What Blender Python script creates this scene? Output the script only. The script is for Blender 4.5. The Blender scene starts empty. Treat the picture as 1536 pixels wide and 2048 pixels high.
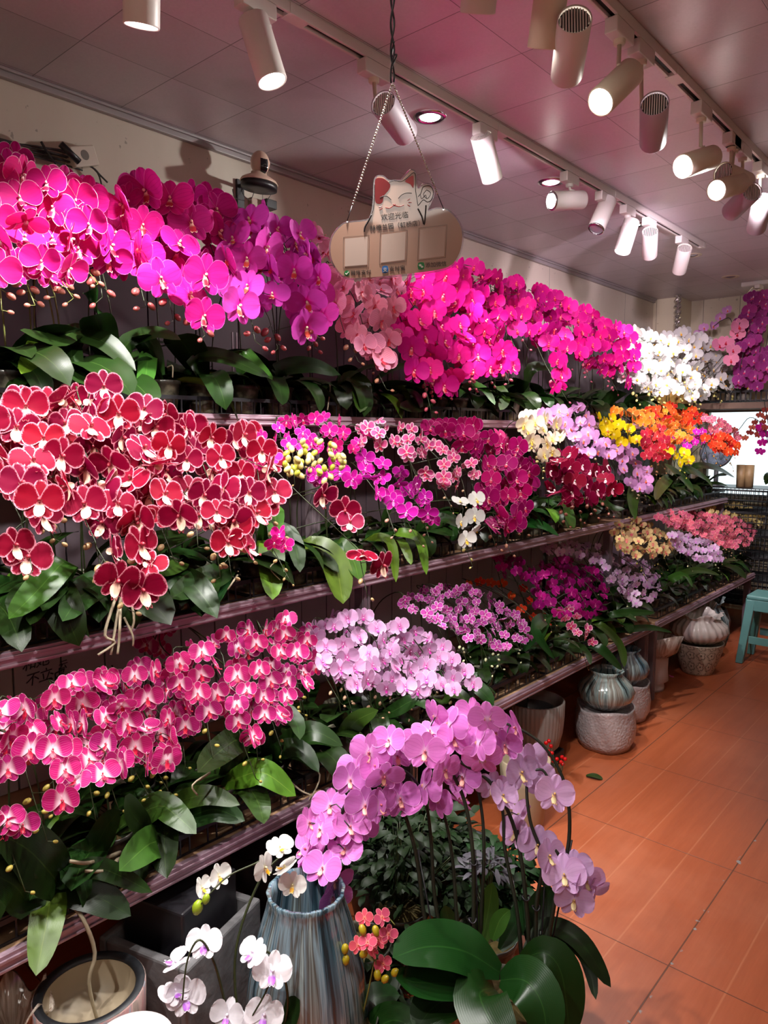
import bpy, bmesh, math, random
from mathutils import Vector, Matrix, noise
R = random.Random(7)
D = bpy.data
C = bpy.context.scene.collection
PI = math.pi
# ------------------------------------------------------------------ camera, world, exposure
FPX = 1460.0; IW, IH = 1536, 2048; CAMZ = 1.5
PITCH = math.atan((1024 - 865) / FPX)
YAW = math.atan((2060 - 768) / math.hypot(FPX, 159))
cam_d = D.cameras.new('camera'); cam = D.objects.new('camera', cam_d); C.objects.link(cam)
cam.location = (0, 0, CAMZ); cam.rotation_euler = (PI / 2 - PITCH, 0, YAW)
cam_d.sensor_fit = 'VERTICAL'; cam_d.sensor_height = 36; cam_d.lens = FPX / IH * 36
cam_d.clip_start = 0.02
sc = bpy.context.scene; sc.camera = cam
sc.view_settings.view_transform = 'Standard'; sc.view_settings.look = 'None'
sc.view_settings.gamma = 1; sc.view_settings.use_curve_mapping = False
sc.view_settings.exposure = 0.14
sc.cycles.use_denoising = True
sc.cycles.max_bounces = 7; sc.cycles.diffuse_bounces = 4; sc.cycles.transparent_max_bounces = 8
sc.cycles.caustics_reflective = False; sc.cycles.caustics_refractive = False
sc.cycles.sample_clamp_indirect = 6
world = D.worlds.new('world'); sc.world = world; world.use_nodes = True
wb = world.node_tree.nodes['Background']
wb.inputs[0].default_value = (0.80, 0.95, 1.0, 1); wb.inputs[1].default_value = 1.6
SPOT_POWER = 82.0          # each track lamp
DOWNLIGHT_POWER = 4.0
ROOM_FILL = 1.6            # added fill panels on the ceiling, out of view

# pixel -> world helpers (pixels of the 1536x2048 photograph)
def pray(u, v):
    x, y, z = (u - 768) / FPX, 1.0, -(v - 1024) / FPX
    c, s = math.cos(PITCH), math.sin(PITCH)
    y, z = y * c + z * s, -y * s + z * c
    c, s = math.cos(YAW), math.sin(YAW)
    return Vector((x * c - y * s, x * s + y * c, z))
CAM = Vector((0, 0, CAMZ))
FWD = pray(768, 1024)
RIGHT = Vector((math.cos(YAW), math.sin(YAW), 0))
def at(u, v, ax, val):
    r = pray(u, v); return CAM + r * ((val - CAM[ax]) / r[ax])
def atd(u, v, d):
    return CAM + pray(u, v) * d
def depth(P): return (Vector(P) - CAM).dot(FWD)
def ppm(P): return FPX / max(0.05, depth(P))

# ------------------------------------------------------------------ objects
def tag(o, label=None, cat=None, group=None, kind=None):
    if label: o['label'] = label
    if cat: o['category'] = cat
    if group: o['group'] = group
    if kind: o['kind'] = kind
    return o
def empty(name, loc=(0, 0, 0), rz=0, label=None, cat=None, group=None):
    o = D.objects.new(name, None); C.objects.link(o); o.location = loc; o.rotation_euler = (0, 0, rz)
    o.empty_display_size = 0.02
    return tag(o, label, cat, group)
class MB:
    def __init__(s): s.v = []; s.f = []; s.m = []; s.uv = []; s.e = []; s.mi = 0
    def add(s, vs, fs, uvs=None, es=None, M=None):
        b = len(s.v)
        for i, p in enumerate(vs):
            p = Vector(p)
            s.v.append(M @ p if M else p)
            s.uv.append(uvs[i] if uvs else (0, 0)); s.e.append(es[i] if es else (0, 0))
        for f in fs: s.f.append([b + i for i in f]); s.m.append(s.mi)
        return s
    def box(s, a, b, M=None):
        x0, y0, z0 = a; x1, y1, z1 = b
        vs = [(x0, y0, z0), (x1, y0, z0), (x1, y1, z0), (x0, y1, z0), (x0, y0, z1), (x1, y0, z1), (x1, y1, z1), (x0, y1, z1)]
        return s.add(vs, [(3, 2, 1, 0), (4, 5, 6, 7), (0, 1, 5, 4), (1, 2, 6, 5), (2, 3, 7, 6), (3, 0, 4, 7)], M=M)
    def tube(s, pts, r, n=6, caps=True):
        pts = [Vector(p) for p in pts]; k = len(pts)
        rr = r if isinstance(r, (list, tuple)) else [r] * k
        vs = []; up = None
        for i, p in enumerate(pts):
            t = (pts[min(i + 1, k - 1)] - pts[max(i - 1, 0)])
            if t.length < 1e-9: t = Vector((0, 0, 1))
            t.normalize()
            if up is None: up = Vector((1, 0, 0)) if abs(t.x) < .8 else Vector((0, 1, 0))
            a = (up - t * up.dot(t))
            if a.length < 1e-5: a = t.orthogonal()
            a.normalize(); b = t.cross(a); up = a
            for j in range(n):
                q = 2 * PI * j / n; vs.append(p + (a * math.cos(q) + b * math.sin(q)) * rr[i])
        fs = [(i * n + j, i * n + (j + 1) % n, (i + 1) * n + (j + 1) % n, (i + 1) * n + j) for i in range(k - 1) for j in range(n)]
        if caps: fs += [list(range(n))[::-1], [(k - 1) * n + j for j in range(n)]]
        return s.add(vs, fs)
    def lathe(s, prof, n=32, M=None, fn=None, cap=True):
        vs = []; us = []
        for i, (r, z) in enumerate(prof):
            for j in range(n):
                q = 2 * PI * j / n; rr = r
                if fn: rr, z2 = fn(q, r, z, i)
                else: z2 = z
                vs.append((rr * math.cos(q), rr * math.sin(q), z2)); us.append((j / n, i / len(prof)))
        fs = [(i * n + j, i * n + (j + 1) % n, (i + 1) * n + (j + 1) % n, (i + 1) * n + j) for i in range(len(prof) - 1) for j in range(n)]
        if cap:
            fs.append(list(range(n))[::-1])
            if cap == 2: fs.append([(len(prof) - 1) * n + j for j in range(n)])
        return s.add(vs, fs, us, M=M)
    def ell(s, c, r, n=8, k=6, M=None):
        vs = []
        for i in range(k + 1):
            a = PI * i / k
            for j in range(n):
                q = 2 * PI * j / n
                vs.append((c[0] + r[0] * math.sin(a) * math.cos(q), c[1] + r[1] * math.sin(a) * math.sin(q), c[2] - r[2] * math.cos(a)))
        fs = [(i * n + j, i * n + (j + 1) % n, (i + 1) * n + (j + 1) % n, (i + 1) * n + j) for i in range(k) for j in range(n)]
        return s.add(vs, fs, M=M)
    def mesh(s, name, mats, smooth=True):
        me = D.meshes.new(name); me.from_pydata([tuple(p) for p in s.v], [], s.f)
        for m in (mats if isinstance(mats, (list, tuple)) else [mats]): me.materials.append(m)
        ul = me.uv_layers.new(name='UVMap'); el = me.uv_layers.new(name='edge')
        for p in me.polygons:
            p.use_smooth = smooth; p.material_index = s.m[p.index]
            for li in p.loop_indices:
                vi = me.loops[li].vertex_index
                ul.data[li].uv = s.uv[vi]; el.data[li].uv = s.e[vi]
        me.update()
        return me
    def build(s, name, mats, parent=None, smooth=True, bevel=0, auto=False):
        me = s.mesh(name, mats, smooth)
        o = D.objects.new(name, me); C.objects.link(o)
        if parent: o.parent = parent
        if bevel:
            b = o.modifiers.new('b', 'BEVEL'); b.width = bevel; b.segments = 2; b.limit_method = 'ANGLE'
        if auto:
            for p in me.polygons: p.use_smooth = True
            e = o.modifiers.new('es', 'EDGE_SPLIT'); e.split_angle = math.radians(auto)
        return o
def inst(name, me, parent, M):
    o = D.objects.new(name, me); C.objects.link(o); o.parent = parent; o.matrix_local = M; return o
def catmull(P, n=6):
    P = [Vector(p) for p in P]; out = []
    for i in range(len(P) - 1):
        p0 = P[max(i - 1, 0)]; p1 = P[i]; p2 = P[i + 1]; p3 = P[min(i + 2, len(P) - 1)]
        for k in range(n):
            t = k / n
            out.append(0.5 * ((2 * p1) + (p2 - p0) * t + (2 * p0 - 5 * p1 + 4 * p2 - p3) * t * t + (3 * p1 - p0 - 3 * p2 + p3) * t ** 3))
    out.append(P[-1]); return out
def frame(P, y, up=Vector((0, 0, 1)), s=1.0, roll=0.0):
    """matrix whose -Y axis points along y (facing), Z about up"""
    b = -Vector(y).normalized(); r = b.cross(up)
    if r.length < 1e-4: r = Vector((1, 0, 0))
    r.normalize(); u = r.cross(b)
    M = Matrix((r, b, u)).transposed().to_4x4() @ Matrix.Rotation(roll, 4, 'Y')
    return Matrix.Translation(P) @ M @ Matrix.Scale(s, 4)

# ------------------------------------------------------------------ materials
def s2l(c):
    if isinstance(c, str):
        c = [int(c[i:i + 2], 16) / 255 for i in (0, 2, 4)]
    return tuple((x / 12.92 if x <= .04045 else ((x + .055) / 1.055) ** 2.4) for x in c[:3]) + (1,)
class NT:
    def __init__(s, name):
        s.mat = D.materials.new(name); s.mat.use_nodes = True; s.t = s.mat.node_tree; s.n = s.t.nodes
        s.b = s.n['Principled BSDF']; s.out = s.n['Material Output']
    def new(s, typ, **kw):
        n = s.n.new(typ)
        for k, v in kw.items(): setattr(n, k, v)
        return n
    def link(s, a, b): s.t.links.new(a, b)
    def val(s, x, sock):
        if hasattr(x, 'links') or isinstance(x, bpy.types.NodeSocket): s.link(x, sock)
        else: sock.default_value = x
    def math(s, op, a, b=0.0, c=None):
        n = s.new('ShaderNodeMath', operation=op); s.val(a, n.inputs[0]); s.val(b, n.inputs[1])
        if c is not None: s.val(c, n.inputs[2])
        return n.outputs[0]
    def mix(s, f, a, b):
        n = s.new('ShaderNodeMix', data_type='RGBA'); s.val(f, n.inputs[0]); s.val(a, n.inputs[6]); s.val(b, n.inputs[7]); return n.outputs[2]
    def step(s, x, a, b):
        n = s.new('ShaderNodeMapRange', interpolation_type='SMOOTHSTEP'); s.val(x, n.inputs[0]); n.inputs[1].default_value = a; n.inputs[2].default_value = b; return n.outputs[0]
    def noise(s, scale, vec=None, detail=3, rough=.5, dist=0):
        n = s.new('ShaderNodeTexNoise'); n.inputs['Scale'].default_value = scale; n.inputs['Detail'].default_value = detail
        n.inputs['Roughness'].default_value = rough; n.inputs['Distortion'].default_value = dist
        if vec: s.link(vec, n.inputs['Vector'])
        return n.outputs[0]
    def uv(s, name='UVMap'):
        n = s.new('ShaderNodeUVMap', uv_map=name); x = s.new('ShaderNodeSeparateXYZ'); s.link(n.outputs[0], x.inputs[0]); return x.outputs[0], x.outputs[1]
    def obj(s, scale=(1, 1, 1), rot=(0, 0, 0)):
        t = s.new('ShaderNodeTexCoord'); m = s.new('ShaderNodeMapping'); s.link(t.outputs['Object'], m.inputs[0])
        m.inputs['Scale'].default_value = scale; m.inputs['Rotation'].default_value = rot; return m.outputs[0]
    def geo(s, scale=(1, 1, 1), rot=(0, 0, 0)):
        t = s.new('ShaderNodeNewGeometry'); m = s.new('ShaderNodeMapping'); s.link(t.outputs['Position'], m.inputs[0])
        m.inputs['Scale'].default_value = scale; m.inputs['Rotation'].default_value = rot; return m.outputs[0]
    def bump(s, h, strength=.2, dist=.01):
        n = s.new('ShaderNodeBump'); n.inputs['Strength'].default_value = strength; n.inputs['Distance'].default_value = dist
        s.link(h, n.inputs['Height']); s.link(n.outputs[0], s.b.inputs['Normal']); return n
    def set(s, **kw):
        for k, v in kw.items(): s.val(v, s.b.inputs[k.replace('_', ' ')])
        return s
def plain(name, col, rough=.5, metal=0, nscale=0, namt=.15, bump=0, **kw):
    t = NT(name); col = s2l(col)
    if nscale:
        nz = t.noise(nscale, t.obj(), 4)
        dark = tuple(c * (1 - namt * 2) for c in col[:3]) + (1,); lite = tuple(min(1, c * (1 + namt)) for c in col[:3]) + (1,)
        t.set(Base_Color=t.mix(nz, dark, lite))
        if bump: t.bump(nz, bump, .004)
    else: t.set(Base_Color=col)
    t.set(Roughness=rough, Metallic=metal)
    for k, v in kw.items(): t.val(v, t.b.inputs[k.replace('_', ' ')])
    return t.mat
def emit(name, col, st):
    t = NT(name); t.set(Base_Color=(0, 0, 0, 1), Emission_Color=s2l(col), Emission_Strength=st); return t.mat
def petal_mat(name, base, edge=None, ew=(.0, .08), centre=None, cr=(.45, .1), vein=None, vs=.5, vn=22, rag=0.0, spots=None, trans=.28):
    """base colour of the petal, its own margin, throat and vein pattern"""
    t = NT(name); S, T = t.uv(); E, Rr = t.uv('edge'); col = s2l(base)
    nz = t.noise(9, t.obj((1, 1, 1)), 3)
    c = t.mix(t.math('MULTIPLY', nz, .35), col, tuple(x * .72 for x in col[:3]) + (1,))
    oi = t.new('ShaderNodeObjectInfo')
    hs = t.new('ShaderNodeHueSaturation'); t.link(c, hs.inputs['Color'])
    t.link(t.math('ADD', t.math('MULTIPLY', oi.outputs['Random'], .020), .486), hs.inputs['Hue'])
    t.link(t.math('ADD', t.math('MULTIPLY', oi.outputs['Random'], .42), .70), hs.inputs['Value'])
    c = hs.outputs[0]
    if centre: c = t.mix(t.step(Rr, cr[0], cr[1]), c, s2l(centre))
    if vein:
        w = t.math('ABSOLUTE', t.math('SINE', t.math('MULTIPLY', t.math('SUBTRACT', S, .5), vn * 1.0)))
        l = t.math('MULTIPLY', t.step(w, .28, .02), vs)
        c = t.mix(l, c, s2l(vein))
    if edge:
        en = E
        if rag: en = t.math('ADD', E, t.math('MULTIPLY', t.math('SUBTRACT', t.noise(34, t.obj(), 2), .5), -rag))
        c = t.mix(t.step(en, ew[1], ew[0]), c, s2l(edge))
    if spots:
        c = t.mix(t.step(t.noise(60, t.obj(), 1), .62, .66), c, s2l(spots))
    t.set(Base_Color=c, Roughness=.6, Specular_IOR_Level=.12)
    tr = t.new('ShaderNodeBsdfTranslucent'); t.link(c, tr.inputs[0]); mx = t.new('ShaderNodeMixShader'); mx.inputs[0].default_value = trans
    t.link(t.b.outputs[0], mx.inputs[1]); t.link(tr.outputs[0], mx.inputs[2]); t.link(mx.outputs[0], t.out.inputs[0])
    return t.mat
def leaf_mat(name, col, mid, rough=.34):
    t = NT(name); S, T = t.uv(); c0 = s2l(col)
    nz = t.noise(7, t.obj(), 3); c = t.mix(nz, tuple(x * .65 for x in c0[:3]) + (1,), tuple(x * 1.35 for x in c0[:3]) + (1,))
    w = t.math('ABSOLUTE', t.math('SUBTRACT', S, .5)); c = t.mix(t.math('MULTIPLY', t.step(w, .022, .0), .35), c, s2l(mid))
    ln = t.math('SINE', t.math('MULTIPLY', S, 150.0))
    oi = t.new('ShaderNodeObjectInfo'); hs = t.new('ShaderNodeHueSaturation'); t.link(c, hs.inputs['Color'])
    t.link(t.math('ADD', t.math('MULTIPLY', oi.outputs['Random'], .04), .478), hs.inputs['Hue'])
    t.link(t.math('ADD', t.math('MULTIPLY', oi.outputs['Random'], .75), .55), hs.inputs['Value'])
    t.set(Base_Color=hs.outputs[0], Roughness=rough, Specular_IOR_Level=.26)
    t.bump(t.math('ADD', t.math('MULTIPLY', ln, .08), nz), .12, .003)
    return t.mat
# ------------------------------------------------------------------ the room
XW, YF, ZC = -2.48, 6.57, 2.62
XR, YN = 1.35, -1.6
def struct(o): o['kind'] = 'structure'; return o
# floor: orange wood-print ceramic tiles
t = NT('floor_tiles'); g = t.geo()
sx = t.new('ShaderNodeSeparateXYZ'); t.link(g, sx.inputs[0]); X, Y = sx.outputs[0], sx.outputs[1]
def joint(t, c, off, pitch, w):
    m = t.math('ABSOLUTE', t.math('SUBTRACT', t.math('MODULO', t.math('ADD', c, 60 * pitch - off + pitch / 2), pitch), pitch / 2))
    return t.step(m, w, w * .4)
grain = t.noise(3.0, t.geo((9, .55, 1)), 6, .65, .6)
fine = t.noise(30, t.geo((7, .5, 1)), 3)
wear = t.noise(1.6, t.geo(), 5, .6)
c = t.mix(grain, s2l('944827'), s2l('bc6640'))
c = t.mix(t.math('MULTIPLY', fine, .4), c, s2l('8e3f22'))
c = t.mix(t.math('MULTIPLY', t.step(wear, .45, .75), .35), c, s2l('c98263'))
pl = joint(t, X, -.66, .1525, .0035)
c = t.mix(t.math('MULTIPLY', t.math('MULTIPLY', pl, fine), .40), c, s2l('d99a72'))
jx = joint(t, X, -.66, .61, .0030); jy = joint(t, Y, 1.97, .60, .0022)
c = t.mix(t.math('MULTIPLY', t.math('MAXIMUM', jx, jy), .85), c, s2l('4a2a20'))
gj = joint(t, X, -.66, 6.1, .011); gn = t.step(t.noise(26, t.geo(), 2), .62, .65)
c = t.mix(t.math('MULTIPLY', gj, gn), c, s2l('8f9090'))
t.set(Base_Color=c, Roughness=t.math('ADD', t.math('MULTIPLY', wear, .25), .25), Specular_IOR_Level=.4)
t.bump(t.math('SUBTRACT', 1.0, t.math('MAXIMUM', jx, jy)), .3, .002)
m = MB(); m.box((XW - .1, YN - .1, -.1), (XR + .1, YF + .1, 0)); struct(m.build('floor', t.mat, smooth=False))
# ceiling: satin metal clip tiles 0.3 m
t = NT('ceiling_tiles'); g = t.geo()
sx = t.new('ShaderNodeSeparateXYZ'); t.link(g, sx.inputs[0]); X, Y = sx.outputs[0], sx.outputs[1]
jx = joint(t, X, -2.13, .305, .0016); jy = joint(t, Y, 1.40, .30, .0020)
nz = t.noise(130, t.geo(), 2); big = t.noise(2.2, t.geo(), 3); br = t.noise(8, t.geo((.6, 9, 1)), 3)
wv = t.new('ShaderNodeTexWhiteNoise', noise_dimensions='2D')
cb = t.new('ShaderNodeCombineXYZ'); t.link(t.math('FLOOR', t.math('DIVIDE', t.math('ADD', X, 2.13 + 6.1), .305)), cb.inputs[0])
t.link(t.math('FLOOR', t.math('DIVIDE', t.math('ADD', Y, 3 - 1.4), .30)), cb.inputs[1]); t.link(cb.outputs[0], wv.inputs[0])
c = t.mix(t.math('MULTIPLY', nz, .5), s2l('dccfd8'), s2l('bcb0b8'))  # grey tiles tinted mildly pink for light bounced off the flowers
c = t.mix(t.math('MULTIPLY', wv.outputs[0], .30), c, s2l('98908f'))
c = t.mix(t.math('MULTIPLY', t.step(big, .55, .8), .35), c, s2l('807a78'))
c = t.mix(t.math('MULTIPLY', t.math('MAXIMUM', jx, jy), .75), c, s2l('4b4446'))
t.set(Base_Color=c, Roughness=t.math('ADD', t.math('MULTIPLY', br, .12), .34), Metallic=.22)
t.bump(t.math('ADD', t.math('SUBTRACT', 1.0, t.math('MAXIMUM', jx, jy)), t.math('MULTIPLY', nz, .05)), .3, .002)
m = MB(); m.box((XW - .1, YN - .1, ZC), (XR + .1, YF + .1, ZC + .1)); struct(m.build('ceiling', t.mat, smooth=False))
# walls: stained cream paint, thin vertical board joints
def wall_mat(name, ax, col, off, pitch):
    t = NT(name); g = t.geo(); sx = t.new('ShaderNodeSeparateXYZ'); t.link(g, sx.inputs[0])
    st = t.noise(2.5, t.geo((1, 1, .35)), 6, .65, .4); sp = t.noise(38, t.geo(), 2)
    c = t.mix(st, s2l(col), s2l('c2b6a4')); c = t.mix(t.math('MULTIPLY', t.step(sp, .70, .76), .5), c, s2l('5d5148'))
    c = t.mix(t.math('MULTIPLY', joint(t, sx.outputs[ax], off, pitch, .003), .8), c, s2l('57504a'))
    t.set(Base_Color=c, Roughness=.6); t.bump(st, .1, .004); return t.mat
WM = wall_mat('wall_paint', 1, 'ded4c6', 2.05, 1.22)
WF = wall_mat('far_wall_boards', 0, 'd2c9a4', -2.16, .29)
m = MB(); m.box((XW - .1, YN - .1, 0), (XW, YF + .1, ZC)); struct(m.build('wall_left', WM, smooth=False))
WX0, WX1, WZ0, WZ1 = -2.10, -1.05, .95, 1.70
m = MB(); m.box((XW, YF, 0), (WX0, YF + .1, ZC)); m.box((WX1, YF, 0), (XR, YF + .1, ZC)); m.box((WX0, YF, 0), (WX1, YF + .1, WZ0)); m.box((WX0, YF, WZ1), (WX1, YF + .1, ZC))
struct(m.build('wall_far', WF, smooth=False))
m = MB(); m.box((XR, YN - .1, 0), (XR + .1, YF + .1, ZC)); struct(m.build('wall_right', WM, smooth=False))
m = MB(); m.box((XW, YN - .1, 0), (XR, YN, ZC)); struct(m.build('wall_near', WM, smooth=False))
# corner pillar, ceiling trim
m = MB(); m.box((XW, 6.28, 0), (XW + .22, YF, ZC)); struct(m.build('trim_2', WF, bevel=.004, smooth=False))
TM = plain('trim_paint', 'a79fa0', .45, .2)
m = MB(); m.box((XW, YN, ZC - .028), (XW + .022, 6.28, ZC)); m.box((XW + .022, YN, ZC - .010), (XW + .034, 6.28, ZC))
struct(m.build('trim_1', TM, bevel=.003, smooth=False))
# window with frame and glass
FRM = plain('window_frame', '7c7468', .5)
w = empty('window_1', (0, 0, 0)); struct(w)
m = MB(); m.box((WX0, YF - .01, WZ0), (WX0 + .03, YF + .05, WZ1)); m.box((WX1 - .03, YF - .01, WZ0), (WX1, YF + .05, WZ1)); m.box((WX0 + .03, YF - .01, WZ1 - .03), (WX1 - .03, YF + .05, WZ1)); m.box((WX0 + .03, YF - .01, WZ0), (WX1 - .03, YF + .05, WZ0 + .03))
m.build('window_frame', FRM, w, smooth=False)
t = NT('window_glass'); gl = t.new('ShaderNodeBsdfGlass'); gl.inputs['IOR'].default_value = 1.01; gl.inputs['Roughness'].default_value = 0
t.link(gl.outputs[0], t.out.inputs[0]); GLASS = t.mat
tp = NT('thin_pane'); b1 = tp.new('ShaderNodeBsdfTransparent'); b2 = tp.new('ShaderNodeBsdfGlossy'); b2.inputs['Roughness'].default_value = .03
mx = tp.new('ShaderNodeMixShader'); mx.inputs[0].default_value = .06; tp.link(b1.outputs[0], mx.inputs[1]); tp.link(b2.outputs[0], mx.inputs[2]); tp.link(mx.outputs[0], tp.out.inputs[0])
m = MB(); m.box((WX0 + .03, YF + .015, WZ0 + .03), (WX1 - .03, YF + .021, WZ1 - .03)); m.build('pane', tp.mat, w, smooth=False)
# fill light panels added on the unseen ceiling to brighten the room
LP = emit('panel_diffuser', 'fff6ea', 5)
for i, (x, y) in enumerate(((.55, -.7), (.75, 1.6))):
    e = empty('ceiling_light', (x, y, ZC), 0, 'square white ceiling light panel above the aisle', 'ceiling light', 'ceiling light panels')
    m = MB(); m.box((-.31, -.31, -.02), (.31, .31, -.001)); m.build('frame', TM, e, smooth=False, bevel=.003)
    m = MB(); m.box((-.28, -.28, -.024), (.28, .28, -.0205)); m.build('diffuser', LP, e, smooth=False)
    L = D.lights.new('panel_light', 'AREA'); L.size = .54; L.energy = ROOM_FILL; L.color = (1, .95, .9)
    lo = D.objects.new('panel_light', L); C.objects.link(lo); lo.parent = e; lo.location = (0, 0, -.03)

# ------------------------------------------------------------------ shelving racks
SH = {'top': (1.555, -1.95), 'mid': (1.005, -1.70), 'bot': (.455, -1.48)}
METAL = plain('rack_metal', '8d7f86', .38, .55, 12, .08)
BOARD = plain('rack_board', 'b48e6c', .55, 0, 9, .2)
EDGE = plain('rack_edge', 'b496a4', .38, .35, 14, .06)
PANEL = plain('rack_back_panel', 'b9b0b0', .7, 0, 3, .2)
PANEL_SHADE = plain('rack_back_panel_dark', '5a4c54', .75, 0, 3, .2)  # dark mauve painted in for the flowers' shadow behind the stems
DARKM = plain('black_plastic', '1f1d22', .38, 0, 20, .2)
def rack(y0, y1, label, mids):
    e = empty('display_rack', (0, y0, 0), 0, label, 'shelf rack')
    W = y1 - y0
    back = XW + .03
    for k, (z, xf) in SH.items():
        m = MB(); m.box((back, 0, z - .018), (xf, W, z)); m.build('shelf', BOARD, e, smooth=False, bevel=.002)
        m = MB(); m.box((xf - .002, 0, z - .034), (xf + .014, W, z + .004)); m.box((xf + .014, 0, z - .012), (xf + .019, W, z - .004)); m.box((xf + .014, 0, z - .030), (xf + .019, W, z - .024))
        m.build('edge_rail', EDGE, e, smooth=False, bevel=.0015)
    for yy in [0.02] + mids + [W - .045]:
        for x, z0, z1 in ((-1.51, 0, .437), (-1.73, .456, .987), (-1.98, 1.006, 1.537), (back, 0, 1.9)):
            m = MB(); m.box((x - .02, yy, z0), (x + .02, yy + .04, z1)); m.box((x + .02, yy + .006, z0), (x + .024, yy + .014, z1)); m.box((x + .02, yy + .026, z0), (x + .024, yy + .034, z1))
            m.build('post', METAL, e, smooth=False, bevel=.0015)
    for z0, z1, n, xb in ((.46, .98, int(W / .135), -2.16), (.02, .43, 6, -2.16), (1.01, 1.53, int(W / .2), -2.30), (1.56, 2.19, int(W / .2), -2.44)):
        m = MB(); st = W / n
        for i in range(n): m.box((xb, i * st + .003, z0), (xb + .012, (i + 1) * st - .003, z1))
        m.build('back_panel', PANEL if z1 < 1 else PANEL_SHADE, e, smooth=False)  # top panels added dark, for the shaded wall behind the stems
    return e
RK1 = rack(-.15, 3.89, 'long stepped metal rack in front, its three shelves full of potted orchids', [1.98])
RK2 = rack(3.95, 5.86, 'stepped metal rack behind the first one, near the window', [])
# pen scribbles on the white boards under the middle shelf
# ------------------------------------------------------------------ orchid flowers
def petal(mb, L, W, ang, y0=0.0, cup=.12, bend=.1, shape='round', nt=7, ns=6, wave=.0, rnd=R, tw=0):
    ca, sa = math.cos(ang), math.sin(ang); vs = []; us = []; es = []
    ph = rnd.uniform(0, 6)
    for i in range(nt + 1):
        t = 1 - (1 - i / nt) ** 1.35
        if shape == 'round':
            c = .56
            w = math.sqrt(max(0, 1 - ((t - c) / (1 - c)) ** 2)) if t > c else .16 + .84 * math.sin(PI / 2 * (t / c)) ** 1.15
        elif shape == 'tongue':
            w = .5 + .5 * math.sin(PI * min(1, t * 1.1)) if t < .8 else math.sqrt(max(0, 1 - ((t - .55) / .45) ** 2))
        else:
            c = .5
            w = math.sqrt(max(0, 1 - ((t - c) / (1 - c)) ** 2)) ** .9 if t > c else .28 + .72 * math.sin(PI / 2 * (t / c))
        w *= W / 2
        for j in range(ns + 1):
            s = -1 + 2 * j / ns
            a = t * L; b = s * w
            y = y0 - cup * (s * s) * w - bend * t * t * L + wave * math.sin(6 * s + ph) * t * L * .25 + tw * s * w
            vs.append((a * ca - b * sa, y, a * sa + b * ca))
            us.append((.5 + .5 * s, t)); es.append((min((1 - abs(s)) * w, (1 - t) * L * .9), a / .5))
    fs = [(i * (ns + 1) + j, i * (ns + 1) + j + 1, (i + 1) * (ns + 1) + j + 1, (i + 1) * (ns + 1) + j) for i in range(nt) for j in range(ns)]
    mb.add(vs, fs, us, es)
def flower_petals(kind, k, rnd, hi=True):
    m = MB(); nt, ns = (8, 8) if hi else (5, 4)
    v = rnd.uniform
    c = (.20, .45, -.30, .75)[k % 4]
    if kind == 'big':
        petal(m, .45, .29, PI / 2 + v(-.05, .05), .030, .05, v(-.1, .15), 'oval', nt, ns, .08, rnd)
        for sg in (0, 1):
            a = (-.98 if not sg else PI + .98) + v(-.06, .06)
            petal(m, .43, .27, a, .026, .05, v(0, .25), 'oval', nt, ns, .08, rnd)
        petal(m, .50, .60, .24 + v(-.05, .05), .0, c * .3, c * .5 + v(-.05, .08), 'round', nt, ns, .07, rnd)
        petal(m, .50, .60, PI - .24 + v(-.05, .05), .004, c * .3, c * .5 + v(-.05, .08), 'round', nt, ns, .07, rnd)
    else:   # smaller, starrier multiflora blooms
        petal(m, .45, .30, PI / 2, .02, .1, v(-.1, .1), 'oval', nt, ns, .05, rnd)
        for sg in (0, 1): petal(m, .44, .28, (-.90 if not sg else PI + .90), .018, .1, v(-.05, .15), 'oval', nt, ns, .05, rnd)
        petal(m, .5, .47, .20, 0, c * .3, c * .4, 'round', nt, ns, .06, rnd)
        petal(m, .5, .47, PI - .20, .003, c * .3, c * .4, 'round', nt, ns, .06, rnd)
    return m
def flower_lip(m, hi=True, sc=1.0):
    n = 5 if hi else 3
    m.ell((0, -.055 * sc, .015), (.028 * sc, .05 * sc, .034 * sc), 7, 5 if hi else 4)         # column
    tmp = MB()
    for sg in (-1, 1):                                                                 # side lobes, curling forward
        T = MB(); petal(T, .13 * sc, .11 * sc, 0, 0, .2, .0, 'round', n, n)
        M = Matrix.Translation((sg * .02, -.03, -.03)) @ Matrix.Rotation(sg * 1.0, 4, 'Z') @ Matrix.Rotation(-sg * .1, 4, 'Y')
        if sg < 0: M = M @ Matrix.Scale(-1, 4, (1, 0, 0))
        m.add(T.v, T.f, T.uv, T.e, M=M)
    T = MB(); petal(T, .20 * sc, .14 * sc, -PI / 2, 0, -.3, .45, 'oval', n + 1, n)           # mid lobe
    m.add(T.v, T.f, [(a, b) for a, b in T.uv], T.e, M=Matrix.Translation((0, -.04, -.03)))
    if hi:
        for sg in (-1, 1):
            p = [Vector((sg * .012, -.12 * sc, -.21 * sc)), Vector((sg * .05, -.14 * sc, -.24 * sc)), Vector((sg * .065, -.11 * sc, -.20 * sc))]
            m.tube(catmull(p, 3), [.008] * 7, 4)
VAR = {}
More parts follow.
